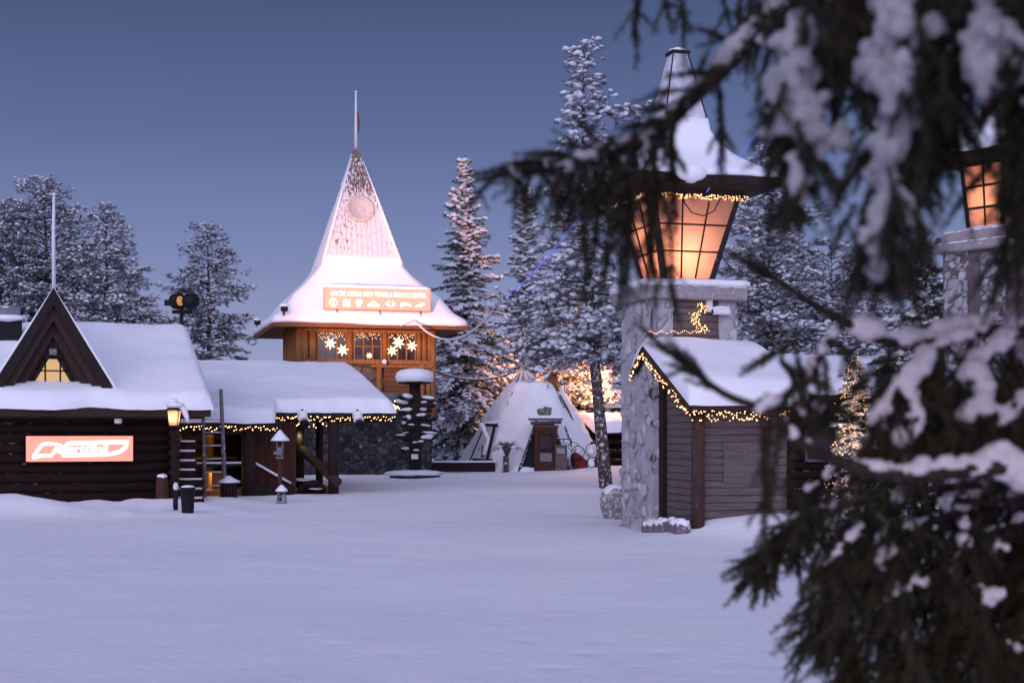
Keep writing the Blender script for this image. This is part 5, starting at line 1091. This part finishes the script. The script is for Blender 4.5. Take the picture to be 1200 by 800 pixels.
def smooth_path(pts, n):
    """Catmull-Rom through the points."""
    pts = [Vector(p) for p in pts]; out = []; q = [pts[0] * 2 - pts[1]] + pts + [pts[-1] * 2 - pts[-2]]; seg = len(pts) - 1
    for i in range(n + 1):
        u = i / n * seg; k = min(int(u), seg - 1); f = u - k; a, b, c, d = q[k:k + 4]
        out.append(.5 * ((2 * b) + (c - a) * f + (2 * a - 5 * b + 4 * c - d) * f * f + (3 * b - a - 3 * c + d) * f ** 3))
    return out
class Bough:
    def __init__(s): s.cl = Cloud(); s.stem = MB(); s.P, s.D, s.S = [], [], []; s.snow = []
    def limb(s, pts, r0, r1, n=30):
        p = smooth_path(pts, n); s.stem.tube(p, [r0 + (r1 - r0) * i / n for i in range(n + 1)], 8, jit=.03); return p
    def twig(s, p, d, ln, droop=.5, sc=1.0, snow=0.0, side=True, r=.0035, step=.035):
        """One side shoot: a curved stem clothed in needled twigs, with finer twigs left and right."""
        p = Vector(p); d = Vector(d).normalized(); n = max(3, int(ln / step)); path = [p]
        for i in range(n): d = (d + Vector((RNG.normal(0, .05), RNG.normal(0, .05), -droop * .16 + RNG.normal(0, .03)))).normalized(); path.append(path[-1] + d * ln / n)
        s.stem.tube(path, [r * (1 - .7 * i / n) for i in range(n + 1)], 5)
        for i in range(n):
            dd = path[i + 1] - path[i]; s.P.append(tuple(path[i])); s.D.append(tuple(dd)); s.S.append(sc * RNG.uniform(.75, 1.0))
            if side and i > 0 and i % 2 == 0:
                w = dd.normalized().cross(Vector((RNG.normal(0, .4), RNG.normal(0, .4), 1))); w = w.normalized() if w.length > .01 else Vector((1, 0, 0))
                for g in (-1, 1):
                    if RNG.random() < .8:
                        v = dd.normalized() * .75 + w * g * .8 + Vector((0, 0, -.25 * droop)); s.P.append(tuple(path[i])); s.D.append(tuple(v)); s.S.append(sc * RNG.uniform(.7, 1.15) * (1.1 - .5 * i / n))
            if snow and RNG.random() < .85: s.snow.append((path[i] + Vector((0, 0, .25 * snow)), snow * RNG.uniform(.6, 1.15)))
        return path
    def snow_on(s, path, r, a=0.0, b=1.0, lift=.6, prob=1.0, rough=.25):
        n = len(path)
        for i in range(n):
            f = i / (n - 1)
            if a <= f <= b and RNG.random() < prob:
                rr = r(f) if callable(r) else r; rr *= max(.3, 1 + RNG.normal(0, rough * .5)); s.snow.append((path[i] + Vector((RNG.normal(0, rr * .12), RNG.normal(0, rr * .12), rr * lift)), rr))
    def finish(s, name, parent, origin, label=None, voxel=.0055, snow='lit_bough_snow', needle='low_needle'):
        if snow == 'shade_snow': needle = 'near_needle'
        o = np.array(origin)
        if s.P:
            P, D, S = np.array(s.P) - o, np.array(s.D), np.array(s.S); R = frames(D, RNG.uniform(0, 6.28, len(P))); k = RNG.integers(0, 4, len(P))
            for i in range(4): j = k == i; s.cl.put(TWIGS[i][0], TWIGS[i][1], R[j], P[j], S[j], 0, False)
        s.cl.raw(np.array(s.stem.v) - o, s.stem.f, 1, True)
        b = s.cl.build(name, [M[needle], M['twig']], parent)
        if label: b['label'] = label
        if s.snow:
            c = Cloud(); P = np.array([tuple(p) for p, r in s.snow]) - o; r = np.array([r for p, r in s.snow]); c.put(ICO_V, ICO_F, rand_frames(len(P)), P, np.stack([r * RNG.uniform(.9, 1.25, len(r)), r * RNG.uniform(.9, 1.2, len(r)), r * RNG.uniform(.75, 1.0, len(r))], 1), 0, True)
            so = c.build('snow', [M[snow]], b)
            md = so.modifiers.new('r', 'REMESH'); md.mode = 'VOXEL'; md.voxel_size = voxel; md.use_smooth_shade = True
            ms = so.modifiers.new('s', 'SMOOTH'); ms.factor = .6; ms.iterations = 4
            bpy.context.view_layer.update(); me = bpy.data.meshes.new_from_object(so.evaluated_get(bpy.context.evaluated_depsgraph_get())); so.modifiers.clear(); so.data = me
            bpy.data.objects.remove(so)
            for q in me.vertices:                                            # lumpy surface
                q.co += q.normal * (.008 * noise.noise(q.co * 26) + .006 * noise.noise(q.co * 70) + .004 * noise.noise(q.co * 160))
            par = list(range(len(me.vertices)))
            def find(i):
                while par[i] != i: par[i] = par[par[i]]; i = par[i]
                return i
            for e in me.edges: i, j = find(e.vertices[0]), find(e.vertices[1]); par[i] = j
            isl = {}
            for f in me.polygons: isl.setdefault(find(f.vertices[0]), []).append(tuple(f.vertices))
            co = [tuple(v.co) for v in me.vertices]; bpy.data.meshes.remove(me)
            for fs in sorted(isl.values(), key=len, reverse=True):
                if len(fs) < 130: continue
                ids = {}; 
                for f in fs:
                    for i in f: ids.setdefault(i, len(ids))
                m2 = bpy.data.meshes.new('snow'); m2.from_pydata([co[i] for i in ids], [], [tuple(ids[i] for i in f) for f in fs]); m2.materials.append(M[snow]); m2.polygons.foreach_set('use_smooth', [True] * len(fs))
                so = bpy.data.objects.new('snow', m2); C.objects.link(so); so.parent = b
        return b

def near_spruce():
    global RNG
    RNG = np.random.default_rng(77); random.seed(77)
    T = Vector((2.15, 3.7, 0)); t = thing('spruce_tree', 'close snow-laden spruce reaching drooping boughs in from the right edge', 'tree', T)
    MB().tube([(0, 0, -.1), (.02, 0, 1.5), (0, .02, 3.2), (0, 0, 5.5)], [.17, .15, .12, .07], 14, jit=.04).build('trunk', M['bark'], t)
    root = lambda z: Vector((T.x, T.y, z))
    # --- upper long bough crossing the lamp tower
    b = Bough(); p = b.limb([root(2.62), at(1180, -60, 2.9), at(1010, -40, 2.65), at(905, 22, 2.6), at(830, 96, 2.6), at(760, 160, 2.65), at(690, 186, 2.7), at(620, 200, 2.75), at(556, 212, 2.8)], .030, .004, 60)
    b.snow_on(p, lambda f: .026 * (1.1 - .7 * f), .25, .92, .55, .9)
    for px, py, tx, ty in ((700, 182, 618, 178), (690, 186, 575, 190), (640, 196, 560, 206), (720, 175, 650, 165), (650, 196, 590, 214)):
        q = at(px, py, 2.7); e = at(tx, ty, 2.75); b.twig(q, e - q, (e - q).length, .12, .85, .010)
    for i in range(30):                                                     # hanging shoots
        f = RNG.uniform(.60, .97); q = p[int(f * 60)]; b.twig(q, (RNG.normal(-.12, .25), RNG.normal(0, .5), -.55), RNG.uniform(.05, .15) * (1.15 - .4 * f), .9, .8, .008 if RNG.random() < .4 else 0)
    for i in range(26): q = p[int(RNG.uniform(.30, .62) * 60)]; b.twig(q, (RNG.normal(-.5, .4), RNG.normal(0, .7), RNG.uniform(-.5, .35)), RNG.uniform(.04, .09), .6, .8, .012 if RNG.random() < .5 else 0)
    for px, py, ln in ((655, 196, .13), (700, 190, .17), (735, 190, .26), (765, 175, .28), (720, 190, .22), (785, 150, .17), (842, 100, .16), (845, 105, .14), (790, 150, .15), (748, 180, .26), (680, 195, .15), (770, 170, .20), (735, 185, .20), (752, 175, .23), (745, 182, .30), (728, 188, .27), (758, 172, .31), (715, 190, .24), (690, 192, .20), (742, 180, .24), (765, 168, .24), (708, 190, .28)):
        q = at(px, py, 2.65); b.twig(q, (RNG.normal(0, .10), RNG.normal(0, .25), -1), ln, .9, .85, .006)
    for i in range(16): q = p[int(RNG.uniform(.58, .86) * 60)]; b.twig(q, (RNG.normal(-.3, .3), RNG.normal(0, .7), .15), RNG.uniform(.05, .10), .5, .8, .011)
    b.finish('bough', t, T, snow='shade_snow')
    # --- dark sprays entering from the top edge
    b = Bough(); p = b.limb([root(2.9), at(1150, -110, 3.0), at(960, -70, 2.9), at(840, -40, 2.9), at(745, -30, 2.9)], .022, .005, 40)
    for px, ln, dx in ((745, .16, 0), (757, .12, -.2), (790, .14, .25), (838, .13, .3), (870, .19, -.1), (880, .20, .0), (895, .15, .1), (770, .10, .3)):
        q = at(px, -32, 2.9); b.twig(q, (dx, RNG.normal(0, .2), -1), ln, .6, .9, 0)
    b.finish('bough', t, T)
    # --- hanging snow-laden columns in the upper right
    def column(xs, y0, Y, wid, snow, n_tw, ln, seed, blobs, bare=0.0):
        global RNG
        RNG = np.random.default_rng(seed); b = Bough(); pts = [at(x, y, Y) for x, y in xs]; p = b.limb([root(2.75)] + [at(xs[0][0] + 90, y0 - 60, Y + .25)] + pts, .020, .004, 50)
        for i in range(int(n_tw * 1.5)):
            f = RNG.uniform(.30, .88); q = p[min(50, int(f * 50))] + Vector((RNG.normal(0, wid * .35), RNG.normal(0, .06), 0)); g = RNG.choice((-1, 1)); b.twig(q, (g * RNG.uniform(.1, .6), RNG.normal(.1, .5), RNG.uniform(-1.3, -.6)), RNG.uniform(.5, 1.1) * ln * .8, .9, .80, snow * .2 if RNG.random() < .3 else 0)
        for px, py, r in blobs:
            for k in range(5): b.snow.append((at(px, py, Y - .05) + Vector((RNG.normal(0, r * .42), RNG.normal(0, r * .3), RNG.normal(0, r * .42))), r * RNG.uniform(.28, .55)))
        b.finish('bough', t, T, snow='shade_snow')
    def run(pts, r0, r1, n):
        out = []; 
        for i in range(n): 
            f = i / (n - 1) * (len(pts) - 1); k = min(int(f), len(pts) - 2); g = f - k; out.append((pts[k][0] * (1 - g) + pts[k + 1][0] * g + RNG.normal(0, 5), pts[k][1] * (1 - g) + pts[k + 1][1] * g, (r0 + (r1 - r0) * i / (n - 1)) * RNG.uniform(.8, 1.2)))
        return out
    column([(950, -20), (935, 60), (930, 140), (935, 200), (932, 262)], -20, 2.2, .05, .03, 50, .10, 81, run([(935, 20), (930, 90), (940, 140), (950, 170)], .042, .030, 12) + run([(960, 150), (985, 165), (1000, 180)], .022, .014, 5) + run([(940, 180), (935, 235)], .024, .014, 6) + run([(915, 100), (905, 150)], .020, .014, 5))
    column([(1060, -20), (1050, 90), (1045, 200), (1038, 280), (1034, 345)], -20, 2.1, .05, .03, 70, .11, 82, run([(1050, -10), (1055, 60), (1058, 110)], .048, .040, 10) + run([(1040, 125), (1068, 130), (1040, 160)], .034, .026, 6) + run([(1045, 170), (1042, 215)], .034, .028, 6) + run([(1028, 240), (1022, 290), (1030, 330)], .026, .012, 8) + run([(1055, 240), (1065, 290)], .022, .012, 6))
    column([(1190, -20), (1198, 80), (1210, 190), (1214, 280)], -20, 2.1, .035, .03, 75, .075, 83, run([(1160, 20), (1150, 60), (1155, 80)], .042, .030, 8) + run([(1190, 60), (1185, 95), (1160, 110)], .026, .016, 8) + run([(1215, 40), (1210, 140)], .03, .02, 8))
    column([(1120, -20), (1108, 70), (1102, 140), (1100, 200)], -20, 2.45, .03, .03, 60, .085, 84, run([(1120, 60), (1105, 110)], .016, .01, 4))
    # dark needled mass that fills the corner behind them
    RNG = np.random.default_rng(90); b = Bough(); p = b.limb([root(2.55), at(1200, -60, 2.8), at(1080, -80, 2.7), at(960, -70, 2.6)], .02, .008, 40)
    for i in range(230):
        px = RNG.uniform(960, 1260); y = RNG.uniform(-90, 150 if px < 1105 else 30 if px < 1188 else 260); 
        if px < 1020 and y > 40: y = RNG.uniform(-60, 60)
        q = at(px, y, RNG.uniform(2.35, 2.9)); b.twig(q, (RNG.normal(0, .5), RNG.normal(0, .5), -1), RNG.uniform(.10, .20), .7, 1.0, 0, r=.004)
    b.finish('bough', t, T)
    # --- lower bough with thick snow, and the twig that reaches left over the hut
    RNG = np.random.default_rng(91); b = Bough(); Y = 2.7
    p = b.limb([root(1.7), at(1300, 388, 2.85), at(1200, 388, Y), at(1130, 388, Y), at(1050, 402, Y), at(985, 374, Y), at(935, 345, Y), at(884, 306, Y)], .020, .005, 60); b.snow_on(p, lambda f: .006 if f > .66 else .018, .30, .985, .5, .85, .7)
    q = b.limb([at(990, 378, Y), at(965, 408, Y), at(945, 450, Y), at(938, 480, Y)], .008, .004, 24); b.snow_on(q, .009, .1, 1, .6, .6, 1.0)
    for i in range(12): b.twig(q[int(RNG.uniform(.2, 1) * 24)], (RNG.normal(0, .5), RNG.normal(0, .5), -.5), RNG.uniform(.05, .10), .8, .85, .010)
    for i in range(4): b.twig(p[int(RNG.uniform(.9, .99) * 60)], (-.8, RNG.normal(0, .3), .45), .05, .1, .7, .004)
    for pts, r in ((((1135, 392), (1100, 405), (1075, 425), (1062, 438)), .015), (((1075, 432), (1050, 455), (1030, 485), (1018, 515), (1016, 532)), .018), (((1062, 455), (1075, 480), (1072, 505)), .013), (((1050, 505), (1065, 515), (1075, 510)), .010), (((1180, 398), (1150, 420), (1142, 445), (1160, 462)), .021), (((1118, 492), (1140, 482), (1162, 478)), .015), (((1200, 470), (1180, 480), (1172, 500)), .013)):
        q = b.limb([at(x, y, Y - .03) for x, y in pts], .008, .004, 16); b.snow_on(q, lambda f, r=r: r * (1.0 - .25 * f), 0, 1, .3, .92, .7)
        for i in range(9): b.twig(q[int(RNG.uniform(.1, 1) * 16)], (RNG.normal(0, .7), RNG.normal(.3, .5), -.8), RNG.uniform(.06, .12), .8, .9, .010 if RNG.random() < .4 else 0)
    for i in range(120):
        px = RNG.uniform(1030, 1260); a = at(px, RNG.uniform(395, 500), RNG.uniform(2.75, 3.15)); b.twig(a, (RNG.normal(0, .5), RNG.normal(0, .5), -.9), RNG.uniform(.08, .16), .8, 1.0, .012 if RNG.random() < .12 else 0)
    b.finish('bough', t, T)
    RNG = np.random.default_rng(92); b = Bough(); Y = 2.6
    p = b.limb([root(1.4), at(1300, 548, 2.8), at(1200, 545, Y), at(1120, 552, Y), at(1050, 556, Y), at(1000, 546, Y), at(945, 524, Y), at(905, 485, Y), at(850, 462, Y), at(800, 425, Y), at(756, 388, Y)], .020, .004, 70); b.snow_on(p, lambda f: .022 * max(.16, 1 - .95 * f), .18, .72, .5, .95)
    for x, y, r in ((1160, 540, .034), (1185, 545, .036), (1172, 532, .03), (1140, 545, .024), (1200, 556, .036), (1082, 546, .02), (1108, 543, .022), (1060, 550, .015), (1020, 545, .012)): b.snow.append((at(x, y, Y), r))
    q = b.limb([at(925, 505, Y), at(895, 470, Y), at(880, 480, Y)], .007, .004, 12)
    for x, y, r in ((888, 476, .016), (900, 468, .018), (870, 520, .012), (912, 490, .014)): b.snow.append((at(x, y, Y), r))
    for px, py, ln in ((905, 485, .20), (893, 480, .17), (915, 495, .15), (930, 510, .12), (900, 490, .22)): a = at(px, py, Y); b.twig(a, (RNG.normal(-.1, .12), RNG.normal(0, .2), -1), ln, .9, .85, 0)
    for i in range(16): b.twig(p[int(RNG.uniform(.82, .99) * 70)], (-.7, RNG.normal(0, .4), .55 + RNG.normal(0, .4)), RNG.uniform(.015, .035), .1, .6, 0, side=False)
    for pts in (((930, 440), (915, 420), (935, 395)), ((960, 470), (935, 450), (920, 430)), ((985, 480), (960, 470), (940, 490))):
        q = b.limb([at(x, y, Y + .1) for x, y in pts], .005, .003, 10); b.snow_on(q, .006, 0, 1, .5, .5, 1.0)
        for i in range(5): b.twig(q[int(RNG.uniform(.2, 1) * 10)], (RNG.normal(0, .6), RNG.normal(0, .5), -.3), RNG.uniform(.04, .09), .6, .85, .008)
    b.finish('bough', t, T)
    # --- drooping mass of shoots in the lower right, a little further off
    RNG = np.random.default_rng(93)
    fans = (([(1290, 560), (1120, 570), (1000, 590), (940, 605), (893, 655)], 3.4), ([(1290, 580), (1130, 600), (1030, 640), (985, 685), (955, 738)], 3.3), ([(1290, 600), (1150, 630), (1060, 690), (1015, 750), (992, 830)], 3.2),
            ([(1290, 640), (1200, 660), (1120, 720), (1070, 790), (1050, 850)], 3.1), ([(1290, 690), (1230, 720), (1180, 780), (1150, 860)], 3.0))
    for pts, Y in fans:
        b = Bough(); p = b.limb([root(1.4)] + [at(x, y, Y) for x, y in pts], .016, .003, 60); b.snow_on(p, .012, .25, .85, .5, .45, .6)
        for i in range(72):
            f = RNG.uniform(.22, 1.0); q = p[int(f * 60)]; g = RNG.choice((-1, 1)); k = 1 - .55 * f
            b.twig(q, (RNG.uniform(-1.0, .15), g * RNG.uniform(0, .8), RNG.uniform(-1.1, -.15)), RNG.uniform(.12, .30) * k, .85, 1.0, .006 if RNG.random() < .08 else 0)
        b.finish('bough', t, T)
    b = Bough(); p = b.limb([root(1.25), at(1280, 590, 3.2), at(1200, 590, 3.1), at(1100, 585, 3.1), at(1000, 575, 3.1), at(930, 580, 3.1)], .014, .004, 40)
    for i in range(150):
        px = RNG.uniform(985, 1260); y = RNG.uniform(560, 800); 
        if y > 560 + (px - 900) * 1.6: y = RNG.uniform(560, 560 + (px - 930) * 1.2)
        b.twig(at(px, y, RNG.uniform(3.0, 3.6)), (RNG.normal(-.15, .3), RNG.normal(0, .5), -1), RNG.uniform(.14, .26), .7, 1.05, .007 if RNG.random() < .05 else 0)
    for pts, r in ((((985, 545), (960, 565), (940, 580)), .009), (((1010, 615), (985, 645), (965, 665)), .008), (((1075, 635), (1040, 650), (1025, 668)), .011), (((1150, 600), (1130, 640), (1120, 665)), .010), (((1060, 570), (1045, 600), (1030, 640)), .008)):
        q = b.limb([at(x, y, 2.95) for x, y in pts], .006, .003, 18); b.snow_on(q, r, 0, 1, .5, .6, .9)
        for i in range(8): b.twig(q[int(RNG.uniform(.1, 1) * 18)], (RNG.normal(-.3, .4), RNG.normal(0, .5), -.7), RNG.uniform(.05, .12), .8, .9, .006)
    for x, y, r in ((1125, 690, .014), (1158, 695, .024), (1060, 690, .018), (1080, 680, .016), (1185, 700, .014), (1130, 610, .016), (1110, 590, .022), (1190, 760, .016), (1100, 640, .014), (1170, 640, .018), (1035, 600, .012)):
        if r > .015:
            for k in range(6): b.snow.append((at(x + RNG.normal(0, r * 300), y + RNG.normal(0, r * 160), 2.95 + RNG.normal(0, .01)), r * RNG.uniform(.4, .7)))
        b.twig(at(x - 8, y - 8, 2.95), (RNG.normal(-.2, .5), 0, -.6), .14, .7, 1.0, .006)
    b.finish('bough', t, T)
    # --- unseen limbs added above and behind the lens to shade the upper boughs
    RNG = np.random.default_rng(95); b = Bough()
    for x, y, z in ((.5, 1.2, 3.0), (.9, .6, 3.3), (1.1, 1.6, 2.9), (.4, 2.0, 3.4), (1.6, .9, 2.6), (1.7, 1.7, 3.1), (1.3, .2, 2.5), (.9, -.3, 2.8), (1.8, -.2, 2.3), (2.3, .4, 2.4), (2.6, -.1, 2.9), (1.5, -.5, 3.2), (2.4, 1.2, 2.2), (.6, .3, 3.6), (2.9, .9, 2.7), (1.9, .3, 3.5)):
        p = b.limb([root(z + .5), Vector(((x + T.x) / 2, (y + T.y) / 2, z + .35)), Vector((x, y, z))], .02, .004, 20)
        for k in range(60): b.twig(p[int(RNG.uniform(.25, 1) * 20)], (RNG.normal(0, .8), RNG.normal(0, .8), -.3), RNG.uniform(.2, .4), .8, 3.4, .03 if RNG.random() < .3 else 0, step=.10)
    b.finish('bough', t, T, voxel=.015, snow='shade_snow')  # added unseen boughs that shade the upper ones
near_spruce()

# ------------------------------------------------------------------ lamps that are lit in the place
def spot(name, loc, target, w, col, size, blend=.8, r=.15):
    d = bpy.data.lights.new(name, 'SPOT'); d.energy = w; d.color = col; d.spot_size = math.radians(size); d.spot_blend = blend; d.shadow_soft_size = r
    o = bpy.data.objects.new(name, d); C.objects.link(o); o.location = loc; o.rotation_euler = (Vector(target) - Vector(loc)).to_track_quat('-Z', 'Y').to_euler(); return o
spot('tower_floodlight', FLOOD + Vector((.75, .45, .1)), (-5.4, 52.0, 8.6), 2500, (1, .40, .17), 42)
spot('spruce_floodlight', FLOOD + Vector((.75, .65, .1)), (-1.6, 62, 8.5), 14000, (1, .42, .26), 34)
q = at(700, 450, 61.5); lamp('market_glow', q, 900, (1, .42, .16), .4)
q = at(612, 430, 62.3); lamp('tent_glow', q, 300, (1, .40, .18), .3)
PX = Matrix.Translation((-3.0, 36.5, 0)) @ Matrix.Rotation(A20, 4, 'Z')
lamp('porch_downlight', PX @ Vector((-4.42, 1.72, 1.9)), 12, (1, .55, .20), .04)
lamp('porch_glow', PX @ Vector((-4.9, .35, .62)), 26, (1, .68, .26), .1)
lamp('doorway_glow', PX @ Vector((-2.1, 1.9, 1.5)), 16, (.85, .85, .40), .1)

# ------------------------------------------------------------------ sky, dusk light and camera
W = bpy.data.worlds.new('World'); SC.world = W; W.use_nodes = True; nt = W.node_tree; bg = nt.nodes['Background']
SUN_EL, SUN_AZ = math.radians(2.0), math.radians(200)
sky = nt.nodes.new('ShaderNodeTexSky'); sky.sky_type = 'NISHITA'; sky.sun_disc = False; sky.sun_elevation = SUN_EL; sky.sun_rotation = SUN_AZ; sky.altitude = 200; sky.air_density = 1.2; sky.dust_density = .6; sky.ozone_density = 4.0
nt.links.new(sky.outputs[0], bg.inputs['Color']); bg.inputs['Strength'].default_value = .05
# twilight: deep blue overhead towards the east, brighter lavender afterglow in the west behind the camera
tc = nt.nodes.new('ShaderNodeTexCoord'); sp = nt.nodes.new('ShaderNodeSeparateXYZ'); nt.links.new(tc.outputs['Generated'], sp.inputs[0])
rp = nt.nodes.new('ShaderNodeValToRGB'); el_ = rp.color_ramp.elements
el_[0].position = 0; el_[0].color = rgb(.355, .378, .605); el_[1].position = 1; el_[1].color = rgb(.10, .12, .24)
for p_, c_ in ((.06, (.270, .297, .520)), (.12, (.184, .212, .412)), (.20, (.101, .121, .262)), (.30, (.050, .059, .132)), (.45, (.07, .085, .17))):
    e_ = rp.color_ramp.elements.new(p_); e_.color = rgb(*c_)
nt.links.new(sp.outputs['Z'], rp.inputs['Fac'])
mr = nt.nodes.new('ShaderNodeMapRange'); mr.interpolation_type = 'SMOOTHSTEP'; mr.inputs['From Min'].default_value = .15; mr.inputs['From Max'].default_value = -.9; nt.links.new(sp.outputs['Y'], mr.inputs['Value'])
b2 = nt.nodes.new('ShaderNodeBackground'); b2.inputs['Strength'].default_value = 1; nt.links.new(rp.outputs[0], b2.inputs['Color'])
b3 = nt.nodes.new('ShaderNodeBackground'); b3.inputs['Color'].default_value = rgb(.78, .75, 1.06); GL = nt.nodes.new('ShaderNodeMath'); GL.operation = 'MULTIPLY'; GL.inputs[1].default_value = 1.52
nt.links.new(mr.outputs[0], GL.inputs[0]); nt.links.new(GL.outputs[0], b3.inputs['Strength'])
a1 = nt.nodes.new('ShaderNodeAddShader'); a2 = nt.nodes.new('ShaderNodeAddShader'); nt.links.new(bg.outputs[0], a1.inputs[0]); nt.links.new(b2.outputs[0], a1.inputs[1]); nt.links.new(a1.outputs[0], a2.inputs[0]); nt.links.new(b3.outputs[0], a2.inputs[1])
nt.links.new(a2.outputs[0], nt.nodes['World Output'].inputs['Surface'])
sd = bpy.data.lights.new('sun', 'SUN'); sd.energy = .45; sd.angle = math.radians(25); sd.color = (1, .80, .78)
so = bpy.data.objects.new('sun', sd); C.objects.link(so)
az, el = SUN_AZ, math.radians(14)
so.rotation_euler = Vector((-math.sin(az) * math.cos(el), -math.cos(az) * math.cos(el), -math.sin(el))).to_track_quat('-Z', 'Y').to_euler()

cd = bpy.data.cameras.new('camera'); cam = bpy.data.objects.new('camera', cd); C.objects.link(cam)
cam.location = (0, 0, EYE); cam.rotation_euler = (PI / 2, 0, 0); cd.sensor_width = 36; cd.lens = F / 1200 * 36; cd.shift_y = (HY - 400) / 1200; cd.clip_start = .05; cd.clip_end = 3000
cd.dof.use_dof = True; cd.dof.focus_distance = 38; cd.dof.aperture_fstop = 4.0
SC.camera = cam
SC.view_settings.view_transform = 'Standard'; SC.view_settings.look = 'None'; SC.view_settings.exposure = 0
SC.render.engine = 'CYCLES'
cy = SC.cycles; cy.use_denoising = True; cy.max_bounces = 6; cy.diffuse_bounces = 3; cy.glossy_bounces = 2; cy.transmission_bounces = 4; cy.sample_clamp_indirect = 3; cy.caustics_reflective = False; cy.caustics_refractive = False
